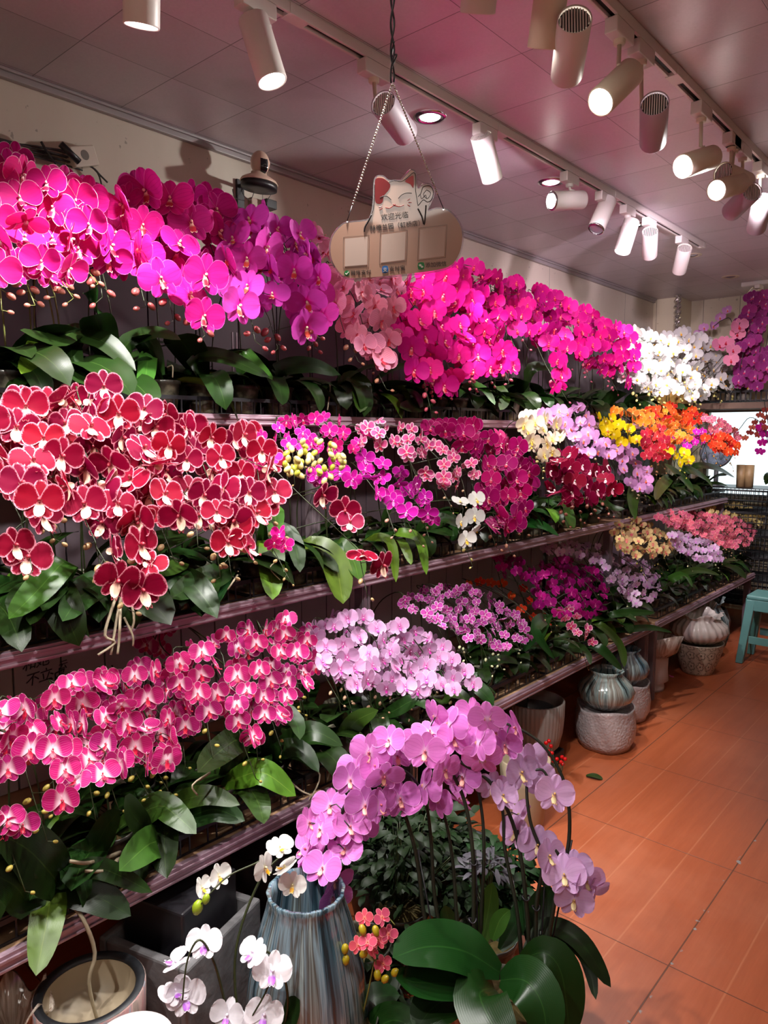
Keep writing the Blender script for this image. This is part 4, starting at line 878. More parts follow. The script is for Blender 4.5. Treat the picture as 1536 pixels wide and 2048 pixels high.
def wrapped(x, y, s, label, gl, lab2):
    e = empty('wrapped_pot', (x, y, 0), .6, label, 'pot')
    def fn(q, r, z, i):
        return r * (1 + .035 * math.sin(3 * q + 1) + .02 * math.sin(7 * q + z * 40) + (.10 * max(0, math.cos(q - 5.0)) ** 6 if z < .09 else 0)), z + .008 * math.sin(3 * q) * (z > .178)
    m = MB(); m.lathe([(.09 * s, .0), (.115 * s, .004), (.128 * s, .04), (.132 * s, .10), (.128 * s, .15), (.122 * s, .180), (.124 * s, .193), (.116 * s, .194), (.110 * s, .18), (.05 * s, .175), (.001, .175)], 64, fn=fn); m.build('wrapped_body', WRAP, e)
    g = pot('glazed_vase', (x, y, .1985), BELLY(s * .98, .172), gl, lab2, 'vase', 'streaky glazed vases', lobes(14, .022, 18))
wrapped(-1.445, 3.26, 1.08, 'pot in bubble wrap on the floor under the nearer blue-grey vase', TEALG, 'nearer blue-grey streaked vase standing on a bubble-wrapped pot')
wrapped(-1.52, 3.66, 1.0, 'pot in bubble wrap beside the rack post, half behind the other', BLUEG, 'farther blue streaked vase on bubble wrap beside the rack post')
pot('fluted_planter', (-1.605, 2.86, .062), [(.05, 0), (.09, .002), (.115, .03), (.128, .09), (.134, .17), (.135, .232), (.128, .236), (.124, .20), (.10, .05), (.001, .045)], FLUTE, 'grey ribbed planter with a dark bowl inside, under the rack', 'planter', fn=lambda q, r, z, i: (r * (1 + (.012 * math.cos(44 * q) if .07 < z < .24 and r > .126 else 0)), z), n=176)
pot('bowl', (-1.60, 2.84, .165), [(.03, 0), (.05, .0), (.085, .03), (.100, .075), (.101, .098), (.096, .100), (.090, .075), (.05, .02), (.001, .015)], plain('dark_grey_bowl', '4a5056', .3), 'dark grey bowl set inside the ribbed planter', 'bowl')
m = MB(); m.box((-.10, -.10, 0), (.10, .10, .06)); o = m.build('plinth', DARKM, None, smooth=False, bevel=.006); o.location = (-1.60, 2.86, 0); tag(o, 'low black plinth under the ribbed planter', 'plinth')
pot('white_pot', (-1.575, 4.17, 0), [(.05, 0), (.075, .0), (.078, .02), (.072, .045), (.098, .062), (.092, .12), (.094, .20), (.098, .215), (.092, .215), (.086, .19), (.001, .185)], WHITEM, 'plain white footed pot behind the rack post', 'pot')
pot('shell_planter', (-1.55, 4.15, .217), [(.04, 0), (.07, .0), (.11, .04), (.135, .10), (.13, .10), (.10, .045), (.001, .02)], glaze('shell_glaze', ['6c5a50', 'a89288', 'c8bab0', '8a7a70'], (3, 2, 1)), 'boat-shaped shell planter resting on the white footed pot', 'planter', fn=lambda q, r, z, i: (r * (1 + .30 * max(0, math.cos(q + .5)) ** 3), z + .05 * max(0, math.cos(q + .5)) ** 3 * (z > .05)))
pot('patterned_pot', (-1.47, 4.66, 0), [(.06, 0), (.088, .0), (.092, .01), (.120, .08), (.142, .15), (.147, .192), (.150, .200), (.142, .200), (.136, .18), (.001, .17)], PATT, 'cream pot printed with dark flowers, on the floor', 'pot')
pot('ruffled_vase', (-1.47, 4.66, .2025), [(.06, 0), (.10, .0), (.150, .035), (.168, .070), (.158, .108), (.125, .136), (.105, .148), (.118, .165), (.134, .178), (.126, .178), (.098, .148), (.13, .09), (.06, .01), (.001, .01)], WHITEG, 'white ruffled vase standing on the flower-printed pot', 'vase', fn=lobes(22, .045, 30, .020, .155), n=132)
pot('ruffled_vase', (-1.58, 5.06, 0), [(.06, 0), (.10, .0), (.150, .08), (.170, .17), (.160, .25), (.125, .31), (.105, .34), (.120, .37), (.134, .39), (.126, .39), (.098, .34), (.13, .20), (.06, .01), (.001, .01)], TEALG, 'grey ribbed vase behind the white ruffled vase', 'vase', fn=lobes(22, .045, 20, .020, .36), n=132)
pot('glass_bowl', (-1.66, 5.45, 0), [(.05, 0), (.09, .0), (.14, .08), (.15, .16), (.12, .24), (.115, .24), (.144, .16), (.13, .08), (.001, .02)], plain('dark_glass', '20242c', .06, 0, 0, 0, Coat_Weight=1.0), 'dark glossy bowl in the shade beside the stool', 'bowl')
pot('cream_pot', (-1.36, 2.36, 0), [(.05, 0), (.07, 0), (.078, .02), (.090, .18), (.098, .262), (.092, .266), (.084, .22), (.001, .20)], CREAM, 'tall cream pot on the floor behind the arching lilac orchid', 'pot')
# row of dark planters added to darken the space under the rack
for i in range(4, 10):
    y = .24 + i * .29; h = (.30, .22, .26)[i % 3]; r = (.115, .125, .105)[i % 3]
    pot('stored_planter', (-1.72 - .04 * (i % 2), y, 0), [(r * .5, 0), (r * .72, .0), (r * .9, h * .5), (r, h), (r * .93, h), (r * .8, h * .5), (.001, h * .4)], DARKG, 'dark empty planter in the shade under the nearer rack', 'planter', 'dark planters stored under the rack', n=28)
# near floor on the left
P = at(180, 1975, 2, .318)
pot('marbled_planter', (P.x, P.y, 0), [(.07, 0), (.095, 0), (.102, .05), (.112, .24), (.1145, .315), (.112, .318)], PINKG, 'round marbled planter with wide dark rim, at the lower left', 'planter',
    parts=(('rim', [(.1118, .3185), (.106, .322), (.095, .318), (.093, .312)], DARKG), ('liner', [(.0925, .3115), (.088, .25), (.001, .24)][::-1], CREAM)), n=56)
TRP, TRR = (-1.50, .945), .28
e = empty('stone_trough', (TRP[0], TRP[1], 0), TRR, 'rough grey stone trough in front of the rack, partly hidden', 'planter')
m = MB(); Wt, Lt, Ht, q = .134, .144, .30, .024
m.box((-Wt, -Lt, 0), (Wt, Lt, .03)); m.box((-Wt, -Lt, .03), (-Wt + q, Lt, Ht)); m.box((Wt - q, -Lt, .03), (Wt, Lt, Ht)); m.box((-Wt + q, -Lt, .03), (Wt - q, -Lt + q, Ht)); m.box((-Wt + q, Lt - q, .03), (Wt - q, Lt, Ht))
m.build('trough_body', STONE, e, smooth=False, bevel=.006)
m = MB(); m.box((-Wt + q + .004, -Lt + q + .03, .031), (Wt - q - .03, Lt - q - .004, .385)); o = m.build('plastic_box', DARKM, None, smooth=False, bevel=.006); o.location = (TRP[0], TRP[1], 0); o.rotation_euler = (0, 0, TRR); tag(o, 'black plastic box standing inside the stone trough', 'box')
P = at(612, 1778, 2, .43)
pot('blue_vase', (P.x, P.y, 0), [(.08, 0), (.12, .0), (.142, .07), (.146, .15), (.135, .24), (.112, .33), (.094, .39), (.088, .415), (.092, .43), (.084, .43), (.080, .40), (.12, .2), (.001, .1)], BLUEG, 'large blue-streaked glazed pot behind the white orchid', 'pot', fn=lobes(16, .012, 12), n=96)
P = at(22, 2010, 2, .30)
pot('frilled_vase', (P.x, P.y, 0), [(.05, 0), (.07, 0), (.075, .15), (.055, .23), (.050, .255), (.066, .285), (.078, .30), (.072, .30), (.045, .25), (.001, .2)], glaze('brown_white_glaze', ['6a5040', 'a08c7c', 'd0c4b8', 'b8a898'], (3, 3, 1)), 'frilled brown-white vase at the lower left corner', 'vase', fn=lobes(8, .07, 14, .02, .26), n=72)
P = at(262, 2085, 2, .42)
pot('white_bowl', (P.x, P.y, 0), [(.04, 0), (.05, 0), (.05, .3), (.07, .40), (.074, .418), (.068, .42), (.055, .38), (.001, .36)], WHITEM, 'white rimmed pot cut off by the bottom edge of the frame', 'pot')

# ------------------------------------------------------------------ the arching lilac orchid in front
DEEP = POT
def big_plant(name, base, label, scale=1.3, cat='orchid'):
    o = empty(name, base, 0, label, cat); inst('pot', POT, o, Matrix.Scale(scale, 4)); inst('potting_moss', MOSSM, o, Matrix.Scale(scale, 4)); return o
def px_path(pts): return [atd(u, v, d) for u, v, d in pts]
def stems(o, paths, r, mat):
    og = Vector(o.location); out = []
    for pts in paths:
        P = catmull(px_path(pts), 6); m = MB(); m.tube([p - og for p in P], [r * (1.15 - .6 * i / len(P)) for i in range(len(P))], 6); out.append((m, P))
    return out
rnd = random.Random(99)
B = atd(1010, 1975, 1.72); CB = Vector((B.x, B.y, 0))
casc = big_plant('moth_orchid', (B.x, B.y, 0), 'tall arching lilac-pink orchid with broad leaves standing on the floor in front', 1.75)
og = Vector(casc.location)
SP = [[(955, 1985, 1.74), (948, 1850, 1.76), (945, 1700, 1.78), (925, 1590, 1.80), (880, 1515, 1.80), (825, 1490, 1.80), (760, 1520, 1.80), (700, 1600, 1.80), (650, 1700, 1.80), (632, 1770, 1.80)],
      [(880, 1960, 1.78), (850, 1840, 1.82), (830, 1700, 1.84), (795, 1600, 1.84), (740, 1570, 1.82), (690, 1610, 1.80), (670, 1680, 1.80), (660, 1750, 1.79)],
      [(1062, 1985, 1.72), (1052, 1800, 1.74), (1030, 1660, 1.77), (985, 1570, 1.79), (930, 1530, 1.80), (880, 1500, 1.82), (840, 1480, 1.84), (800, 1500, 1.84)],
      [(1085, 1960, 1.72), (1110, 1800, 1.73), (1138, 1680, 1.75), (1130, 1570, 1.78), (1085, 1490, 1.80), (1020, 1450, 1.82), (960, 1440, 1.84)],
      [(1075, 1970, 1.72), (1072, 1820, 1.74), (1085, 1720, 1.75), (1060, 1640, 1.77), (1055, 1560, 1.8), (1085, 1540, 1.8), (1110, 1590, 1.78)],
      [(1090, 1700, 1.74), (1110, 1700, 1.73), (1140, 1755, 1.72), (1165, 1790, 1.72), (1172, 1812, 1.72)]]
SP += [[(965, 1985, 1.75), (962, 1850, 1.78), (968, 1700, 1.80), (960, 1600, 1.83), (935, 1520, 1.84), (900, 1480, 1.84)],
       [(900, 1960, 1.80), (870, 1800, 1.84), (862, 1680, 1.86), (850, 1600, 1.86), (820, 1550, 1.85), (780, 1530, 1.84)],
       [(1048, 1985, 1.73), (1035, 1830, 1.76), (1010, 1700, 1.80), (1005, 1620, 1.82), (985, 1540, 1.83), (960, 1490, 1.83)],
       [(935, 1975, 1.78), (915, 1850, 1.81), (905, 1720, 1.84), (885, 1620, 1.85), (850, 1560, 1.85)]]
sp = stems(casc, SP, .0052, STEM_B); allp = [p for m, P in sp for p in P[12:]]
FL = [(665, 1795, 0), (645, 1738, 0), (612, 1700, 0), (640, 1660, 0), (700, 1655, 0), (618, 1645, 0), (660, 1612, 0), (700, 1560, 0), (730, 1610, 0), (690, 1700, 0), (712, 1540, 0), (748, 1532, 0), (795, 1512, 0), (835, 1490, 0), (860, 1465, 0), (778, 1482, 0), (738, 1505, 0), (900, 1448, 0), (945, 1432, 0), (872, 1432, 0), (990, 1462, 0), (1032, 1455, 0), (975, 1436, 0), (800, 1598, 0), (768, 1552, 0), (850, 1572, 0), (820, 1610, 0), (918, 1600, 0), (925, 1555, 0), (850, 1502, 0), (908, 1478, 0), (958, 1485, 0), (680, 1640, 0), (630, 1720, 0), (670, 1760, 0), (720, 1650, 0), (760, 1610, 0), (890, 1540, 0), (875, 1600, 0), (965, 1520, 0), (1010, 1490, 0),
      (985, 1572, 1), (1005, 1592, 1), (1040, 1632, 1), (1030, 1665, 1), (1062, 1522, 1), (1085, 1560, 1), (1108, 1588, 1), (1042, 1545, 1), (1098, 1712, 1), (1128, 1750, 1), (1150, 1735, 1), (1172, 1762, 1), (1183, 1785, 1), (1148, 1800, 1), (1075, 1690, 1)]
pm = MB()
for u, v, k in FL:
    d = 1.80 + rnd.uniform(-.07, .05) - (.05 if v > 1690 and k else 0); P = atd(u, v, d)
    q = min(allp, key=lambda a: (a - P).length); pm.tube([q - og, q.lerp(P, .5) + Vector((0, 0, .01)) - og, P - og], .0016, 5, False)
    outw = (P - q).normalized()
    back = rnd.random() < .38 and v < 1640
    face = (CAM - P).normalized() * (-.9 if back else .9) + outw * .5 + Vector((rnd.gauss(0, .55), rnd.gauss(0, .55), rnd.gauss(-.1, .35)))
    put_flower(casc, 'cascade_pale' if k else 'cascade', P, face, rnd.uniform(.088, .108), rnd, og)
sp[0][0].add(pm.v, pm.f)
for m, P in sp:
    s = m.build('stem', STEM_B, casc)
for (u, v, d) in ((945, 1840, 1.757), (947, 1725, 1.776), (1052, 1795, 1.742), (1118, 1752, 1.738), (1072, 1815, 1.74)):
    c = atd(u, v, d) - og; m = MB(); m.tube([c + Vector((.009 * math.cos(a), .009 * math.sin(a), .003 * math.sin(2 * a))) for a in [2 * PI * i / 12 for i in range(13)]], .0022, 5, False); m.build('clip', DARKM, casc)
for p in SP[:5]:
    a = px_path([(p[0][0] + 4, p[0][1], p[0][2] + .01), (p[2][0] + 6, p[2][1], p[2][2] + .01)]); m = MB(); m.tube([a[0] - og, a[1] - og], .0022, 5); m.build('stake', DARKM, casc)
for pts, W, mt, nm in [
    ([(1000, 1945, 1.72), (930, 1900, 1.70), (855, 1890, 1.66), (785, 1915, 1.62)], .125, LEAF_D, (.1, -.5, .85)), ([(985, 1975, 1.70), (900, 1965, 1.66), (820, 1960, 1.62), (800, 1935, 1.60)], .09, LEAF_D, (.1, -.4, .9)),
    ([(1000, 1960, 1.70), (1050, 1960, 1.62), (1085, 2010, 1.58), (1095, 2090, 1.56)], .105, LEAF_D, (.3, -.6, .7)), ([(990, 1975, 1.70), (960, 1985, 1.62), (980, 2040, 1.55), (1030, 2110, 1.50)], .120, LEAF_D, (.3, -.6, .7)),
    ([(1045, 1920, 1.72), (1090, 1905, 1.70), (1125, 1950, 1.68), (1140, 2075, 1.66)], .095, LEAF_D, (.5, -.5, .6)), ([(1050, 1900, 1.74), (1095, 1852, 1.76), (1160, 1882, 1.74), (1222, 1975, 1.70)], .050, LEAF_D, (.2, -.4, .8)),
    ([(1060, 1915, 1.74), (1120, 1880, 1.75), (1170, 1910, 1.75), (1192, 2000, 1.70)], .036, LEAF_D, (.35, -.8, .5)), ([(1060, 1890, 1.78), (1075, 1830, 1.82), (1105, 1775, 1.84)], .070, LEAF_D, (.4, -.7, .3)),
    ([(960, 1900, 1.76), (975, 1830, 1.78), (985, 1765, 1.78)], .050, LEAF_G, (.3, -.8, .2)), ([(985, 1880, 1.74), (1000, 1840, 1.74), (1020, 1820, 1.74)], .04, LEAF_G, (.3, -.8, .2)), ([(930, 1920, 1.78), (905, 1870, 1.82), (890, 1810, 1.84)], .055, LEAF_D, (.3, -.8, .2)), ([(930, 1980, 1.70), (870, 2010, 1.64), (830, 2060, 1.6)], .10, LEAF_D, (.2, -.6, .8)), ([(1000, 1900, 1.76), (1030, 1850, 1.78), (1045, 1800, 1.8)], .05, LEAF_D, (.3, -.8, .2))]:
    leaf_path(casc, px_path(pts), W, mt, nm, nt=18, ns=8)
# white orchid sprays, lower left of centre
B = atd(520, 2140, 1.62); wo = big_plant('moth_orchid', (B.x, B.y, 0), 'white orchid with violet lips and pale buds at the bottom, left of centre', 1.4); og = Vector(wo.location)
WSP = [[(520, 2140, 1.62), (480, 2050, 1.6), (472, 1900, 1.62), (520, 1760, 1.66), (575, 1700, 1.70), (560, 1690, 1.68), (520, 1722, 1.64), (460, 1750, 1.60), (425, 1782, 1.58), (402, 1808, 1.57)],
       [(500, 2140, 1.62), (460, 2040, 1.58), (430, 1930, 1.56), (400, 1880, 1.54), (375, 1920, 1.53), (365, 2000, 1.52)], [(540, 2140, 1.62), (575, 2020, 1.6), (560, 1930, 1.58), (520, 1900, 1.57), (540, 1960, 1.56), (500, 2040, 1.55)]]
for m, P in stems(wo, WSP, .0030, STEM): m.build('stem', STEM, wo)
for u, v, s, dr in [(408, 1885, .078, (0, 0, 0)), (352, 1925, .070, (-.9, .2, .2)), (372, 1995, .085, (0, 0, 0)), (350, 1985, .075, (-.5, .4, 0)), (506, 1905, .072, (-.6, 0, 0)), (545, 1942, .088, (.2, 0, 0)), (528, 2030, .085, (0, 0, -.1)), (455, 2030, .075, (-.3, 0, -.3)), (480, 2060, .08, (0, 0, 0)), (438, 1752, .062, (1, .6, 0)), (404, 1775, .055, (.6, .9, 0)), (530, 1735, .070, (.5, .9, -.4)), (570, 1735, .07, (-.9, .4, 0)), (585, 1770, .065, (-.2, 0, -.3)), (560, 1695, .065, (0, .3, .9))]:
    P = atd(u, v, 1.555 if v > 1850 else 1.61); put_flower(wo, 'white_violet' if v > 1850 else 'white', P, (CAM - P).normalized() + Vector(dr), s, rnd, og)
for u, v, s in ((395, 1815, .028), (412, 1798, .02)): put_bud(wo, 'white_violet', atd(u, v, 1.575), s, (-.2, -.2, -1), og)
for pts, W in [([(520, 2100, 1.62), (570, 2040, 1.60), (600, 2000, 1.58)], .07), ([(510, 2110, 1.62), (440, 2090, 1.55), (400, 2100, 1.5)], .07), ([(520, 2090, 1.66), (600, 1990, 1.72), (660, 1970, 1.74)], .07)]: leaf_path(wo, px_path(pts), W, LEAF_D, (.2, -.6, .8))
# small coral orchid
B = atd(700, 2120, 1.74); co = big_plant('moth_orchid', (B.x, B.y, 0), 'small coral-pink orchid with yellow-green buds, low in front of the blue pot', 1.2); og = Vector(co.location)
CSP = [[(700, 2120, 1.74), (705, 2000, 1.72), (712, 1900, 1.70), (735, 1850, 1.68), (765, 1828, 1.67), (790, 1850, 1.66)], [(690, 2120, 1.74), (665, 2020, 1.7), (640, 1930, 1.68), (640, 1960, 1.66), (662, 1985, 1.66), (660, 2012, 1.66)], [(700, 2120, 1.74), (730, 2010, 1.7), (745, 1940, 1.68), (752, 1900, 1.67), (750, 1960, 1.66)]]
for m, P in stems(co, CSP, .0022, STEM_G): m.build('stem', STEM_G, co)
for u, v in [(729, 1836), (764, 1834), (777, 1868), (716, 1890), (735, 1885), (745, 1900), (766, 1928), (636, 1928), (634, 1945), (757, 1880)]:
    P = atd(u, v, 1.66 + rnd.uniform(-.02, .02)); put_flower(co, 'coral_mini', P, (CAM - P).normalized() + Vector((rnd.gauss(0, .3), rnd.gauss(0, .3), 0)), .046, rnd, og)
for u, v in [(640, 1962), (655, 1975), (680, 1968), (678, 1985), (645, 1978), (660, 1998), (665, 1905), (727, 1908), (725, 1860), (752, 1862), (755, 1950), (770, 1958), (692, 1920), (690, 1898), (790, 1945), (655, 1958)]: put_bud(co, 'coral_mini', atd(u, v, 1.66), .021, (rnd.uniform(-1, 1), 0, -1), og)
for pts, W in [([(700, 2090, 1.74), (640, 2020, 1.74), (600, 1960, 1.76)], .08), ([(700, 2090, 1.74), (690, 1980, 1.80), (650, 1880, 1.86), (690, 1870, 1.86)], .09), ([(710, 2090, 1.74), (780, 2040, 1.7), (840, 2060, 1.66)], .08), ([(690, 2100, 1.72), (620, 2080, 1.66), (570, 2100, 1.6)], .08), ([(700, 2080, 1.76), (740, 2000, 1.8), (800, 1990, 1.82)], .07)]: leaf_path(co, px_path(pts), W, LEAF_D, (.2, -.6, .8))
# leafy foliage plants behind the arching stems
FERN_SHADED = leaf_mat('foliage_green', '0d1f0a', '22401a', .55); VARI = leaf_mat('variegated_leaf', '6e6476', '3a5038', .5)  # foliage green darkened to paint in the shade behind the stems
def foliage_plant(u, v, d, label, n, spread, L, mat, W=.3, up=.1, potz=True, seed=1):
    rn = random.Random(seed); c = atd(u, v, d); o = big_plant('potted_foliage', (c.x, c.y, 0), label, 1.5, 'foliage plant'); hz = c.z
    m = MB(); sm = MB()
    for i in range(n):
        a = rn.uniform(0, 2 * PI); e = rn.uniform(-.3, 1.3); r = spread * rn.uniform(.25, 1)
        q = Vector((math.cos(a) * math.cos(e) * r, math.sin(a) * math.cos(e) * r, hz + math.sin(e) * r * .9))
        if i % 4 == 0: sm.tube(catmull([Vector((0, 0, .14)), Vector((q.x * .3, q.y * .3, (hz + .14) / 2)), q], 4), .0016, 4)
        lm = leaf_mesh(mat, rn.uniform(10, 50), rn.uniform(40, 90), W, 4, 2) if i < 4 else None
        if lm: PRO.append(lm)
        pr = PRO[i % len(PRO)]
        M = Matrix.Translation(q) @ Matrix.Rotation(a + rn.uniform(-1, 1), 4, 'Z') @ Matrix.Rotation(rn.uniform(-.8, .8), 4, 'X') @ Matrix.Scale(L * rn.uniform(.7, 1.2), 4)
        m.add([v_.co for v_ in pr.vertices], [tuple(p.vertices) for p in pr.polygons], [(.5, .5)] * len(pr.vertices), M=M)
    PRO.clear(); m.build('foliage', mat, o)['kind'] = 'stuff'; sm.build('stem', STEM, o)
PRO = []
foliage_plant(800, 1740, 2.08, 'dark bushy foliage plant behind the arching orchid stems', 420, .19, .05, FERN_SHADED, .42, seed=3)
foliage_plant(960, 1800, 2.10, 'dark leafy pot plant behind the broad orchid leaves', 160, .13, .06, FERN_SHADED, .4, seed=4)
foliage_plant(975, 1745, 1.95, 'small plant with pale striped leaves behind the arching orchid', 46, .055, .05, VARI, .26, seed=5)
foliage_plant(720, 1960, 1.95, 'dark green foliage low behind the coral orchid', 200, .15, .065, FERN_SHADED, .4, seed=6)
foliage_plant(870, 1700, 2.35, 'dark foliage plant deep in the shade behind the arching orchid', 300, .17, .06, FERN_SHADED, .42, seed=8)
foliage_plant(1000, 1760, 2.16, 'dark bushy plant close behind the tall orchid stems', 260, .12, .055, FERN_SHADED, .42, seed=9)
for i, (u, v, h, r_) in enumerate(((760, 1690, .22, .11), (850, 1680, .20, .11), (930, 1690, .18, .10))):  # dark planters added to cover the lit floor where shade belongs
    P = at(u, v, 2, h); pot('dark_planter', (P.x, P.y, 0), [(r_ * .55, 0), (r_ * .75, .0), (r_ * .95, h * .5), (r_, h), (r_ * .92, h), (r_ * .8, h * .5), (.001, h * .4)], DARKG, ['leftmost dark planter in the shade behind the arching orchid', 'middle dark planter in the shade behind the arching orchid', 'rightmost dark planter in the shade behind the arching orchid'][i], 'planter', 'dark planters behind the arching orchid')
# berry sprig
o = empty('berry_sprig', at(1118, 1580, 2, .0), 0, 'sprig of small red berries beside the ribbed planter', 'berries'); og = Vector(o.location); RED = plain('red_berry', 'c80c10', .25); dB = depth((-1.605, 2.86, .2)) - .24
st = MB()
for i, (u, v) in enumerate([(1070, 1492), (1080, 1498), (1066, 1502), (1074, 1508), (1082, 1512), (1070, 1516), (1078, 1522), (1092, 1524), (1102, 1520), (1108, 1524), (1100, 1530), (1090, 1532), (1084, 1528), (1104, 1534), (1076, 1488)]):
    P = atd(u + 22, v - 6, dB + .01 * (i % 3)) - og; m = MB(); m.ell(P, (.0085, .0085, .0085), 10, 8); m.build('berry', RED, o); st.tube([Vector((0, 0, .002)), P * .5 + Vector((0, 0, .02)), P], .0012, 4)
st.build('stem', STEM, o)
for i, (u, v, L, a) in enumerate([(1172, 1552, .075, .4), (1130, 1612, .07, 2.0)]):
    P = at(u, v, 2, .004); o = D.objects.new('fallen_leaf', leaf_mesh(LEAF_G, 18, 40, .6)); C.objects.link(o); o.location = P; o.rotation_euler = (0, 0, a); o.scale = (L, L, L); tag(o, ['small green leaf fallen on the open floor', 'small green leaf on the floor touching the cream pot'][i], 'leaf')
P = at(1132, 1352, 2, .004)
m = MB(); petal(m, .03, .025, 0, 0, .2, .2); o = m.build('fallen_petal', D.materials['magenta_petal'], None); o.location = at(1338, 1350, 2, .008); o.rotation_euler = (1.5, 0, 0); tag(o, 'pink petal fallen beside the flower-printed pot', 'petal')
# ------------------------------------------------------------------ plastic stool
STOOL = plain('teal_plastic', '5f9690', .4, 0, 12, .10)
s = empty('plastic_stool', (-1.145, 5.16, 0), 0, 'teal plastic step stool standing on the floor at the right edge', 'stool')
hw, hl, H = .20, .15, .455
m = MB(); m.box((-hw + .04, -hl + .03, H - .03), (hw - .04, hl - .03, H)); m.build('seat', STOOL, s, smooth=False, bevel=.010)
def quad_leg(x0, y0, x1, y1, sx_, sy_):
    m = MB(); w, dp = .055, .05
    top = [(x1, y1), (x1 - sx_ * w, y1), (x1 - sx_ * w, y1 - sy_ * dp), (x1, y1 - sy_ * dp)]; bot = [(x0, y0), (x0 - sx_ * w * .8, y0), (x0 - sx_ * w * .8, y0 - sy_ * dp * .8), (x0, y0 - sy_ * dp * .8)]
    vs = [(a, b, 0) for a, b in bot] + [(a, b, H - .03) for a, b in top]; f = [(3, 2, 1, 0), (4, 5, 6, 7)] + [(i, (i + 1) % 4, 4 + (i + 1) % 4, 4 + i) for i in range(4)]
    if sx_ * sy_ < 0: f = [q[::-1] for q in f]
    m.add(vs, f); return m
for a in (-1, 1):
    for b in (-1, 1): quad_leg(a * hw, b * hl, a * (hw - .04), b * (hl - .03), a, b).build('leg', STOOL, s, smooth=False, bevel=.006)
for z0, z1, k in ((H - .10, H - .03, .03), (.14, .19, .012)):
    for b in (-1, 1):
        m = MB(); y = b * (hl - k) - (.006 if b > 0 else 0); m.box((-hw + .07, y, z0), (hw - .07, y + .006, z1)); m.build('apron' if z0 > .3 else 'crossbar', STOOL, s, smooth=False, bevel=.002)
    for a in (-1, 1):
        m = MB(); x = a * (hw - k) - (.006 if a > 0 else 0); m.box((x, -hl + .06, z0), (x + .006, hl - .06, z1)); m.build('apron' if z0 > .3 else 'crossbar', STOOL, s, smooth=False, bevel=.002)
# ------------------------------------------------------------------ hanging acrylic sign
SU = 1 / 4.8 / 1086.0
sc0 = atd(640 + 730 / 4.8, 330 + 650 / 4.8, FPX / 1086); sn = (CAM - sc0); sn.z = 0; sn.normalize()
sign = empty('hanging_sign', sc0, 0, 'cat-topped acrylic shop sign hanging on two bead chains', 'sign'); 
sx3 = Vector((0, 0, 1)).cross(sn).normalized(); SM = Matrix((sx3, -sn, Vector((0, 0, 1)))).transposed().to_4x4(); sign.matrix_world = Matrix.Translation(sc0) @ SM
def S2(x, y, d=0.0): return Vector(((x - 730) * SU, -d, -(y - 650) * SU))
def poly_plate(name, pts, d0, d1, mat, parent, holes=False, bev=0):
    P = [S2(x, y, d0) for x, y in pts]; Q = [S2(x, y, d1) for x, y in pts]; n = len(P); m = MB()
    m.add(P + Q, [list(range(n)), list(range(2 * n - 1, n - 1, -1))] + [(i, n + i, n + (i + 1) % n, (i + 1) % n) for i in range(n)])
    o = m.build(name, mat, parent, smooth=False)
    bm = bmesh.new(); bm.from_mesh(o.data); bmesh.ops.recalc_face_normals(bm, faces=bm.faces); bmesh.ops.triangulate(bm, faces=[f for f in bm.faces if len(f.verts) > 4]); bm.to_mesh(o.data); bm.free()
    return o
def smooth2(pts, n=4):
    q = [Vector((x, y, 0)) for x, y in pts]; q = q[-1:] + q + q[:2]; out = []
    for i in range(1, len(q) - 2):
        for k in range(n):
            t = k / n; out.append(tuple((0.5 * ((2 * q[i]) + (q[i + 1] - q[i - 1]) * t + (2 * q[i - 1] - 5 * q[i] + 4 * q[i + 1] - q[i + 2]) * t * t + (3 * q[i] - q[i - 1] - 3 * q[i + 1] + q[i + 2]) * t ** 3))[:2]))
    return out
OUTL = [(255, 545), (190, 580), (140, 630), (100, 700), (84, 790), (92, 880), (125, 960), (180, 1035), (250, 1078), (340, 1088), (600, 1072), (1000, 1032), (1180, 1002), (1270, 965), (1330, 895), (1366, 805), (1380, 700), (1366, 605), (1320, 520), (1255, 455), (1180, 420), (1100, 420), (1040, 440), (1055, 400), (1085, 335), (1095, 270), (1072, 212), (1020, 192), (970, 205), (945, 235), (935, 190), (925, 105), (892, 68), (850, 75), (790, 140), (765, 160), (660, 160), (620, 128), (565, 118), (528, 140), (512, 200), (508, 320), (498, 420), (478, 490), (440, 525)]
INN = []
for i, (x, y) in enumerate(OUTL):
    a = Vector(OUTL[i - 1]); b = Vector(OUTL[(i + 1) % len(OUTL)]); t_ = (b - a).normalized(); INN.append((x + t_.y * -15, y + t_.x * 15))
def area(p): return sum(p[i][0] * p[(i + 1) % len(p)][1] - p[(i + 1) % len(p)][0] * p[i][1] for i in range(len(p)))
if abs(area(INN)) > abs(area(OUTL)):
    INN = [(2 * o_[0] - q_[0], 2 * o_[1] - q_[1]) for o_, q_ in zip(OUTL, INN)]
t = NT('clear_acrylic'); t.set(Base_Color=(.85, .8, .84, 1), Roughness=.05, Transmission_Weight=.85, IOR=1.3); ACR = t.mat
BEIGE = plain('printed_beige', 'b48c78', .25, 0, 0, 0, Coat_Weight=.8, Coat_Roughness=.04); INK = plain('ink_dark', '2a2022', .5); INKR = plain('ink_red', 'b01014', .3); INKD = plain('ink_dark_red', '7c1218', .35)
INKB = plain('ink_blue', '1e62a8', .4); INKG = plain('ink_green', '1c7a3c', .4); INKW = plain('ink_white', 'd8cfc8', .4); INKP = plain('ink_pale', 'c8b0a4', .4)
poly_plate('acrylic_plate', smooth2(OUTL, 3), 0, -.003, ACR, sign)
poly_plate('printed_face', smooth2(INN, 3), .0006, .0001, BEIGE, sign)
def inkline(name, pts, w, mat, z=.0012):
    m = MB(); P = catmull([S2(x, y, z) for x, y in pts], 5); m.tube(P, w * SU, 5); o = m.build(name, mat, sign); return o
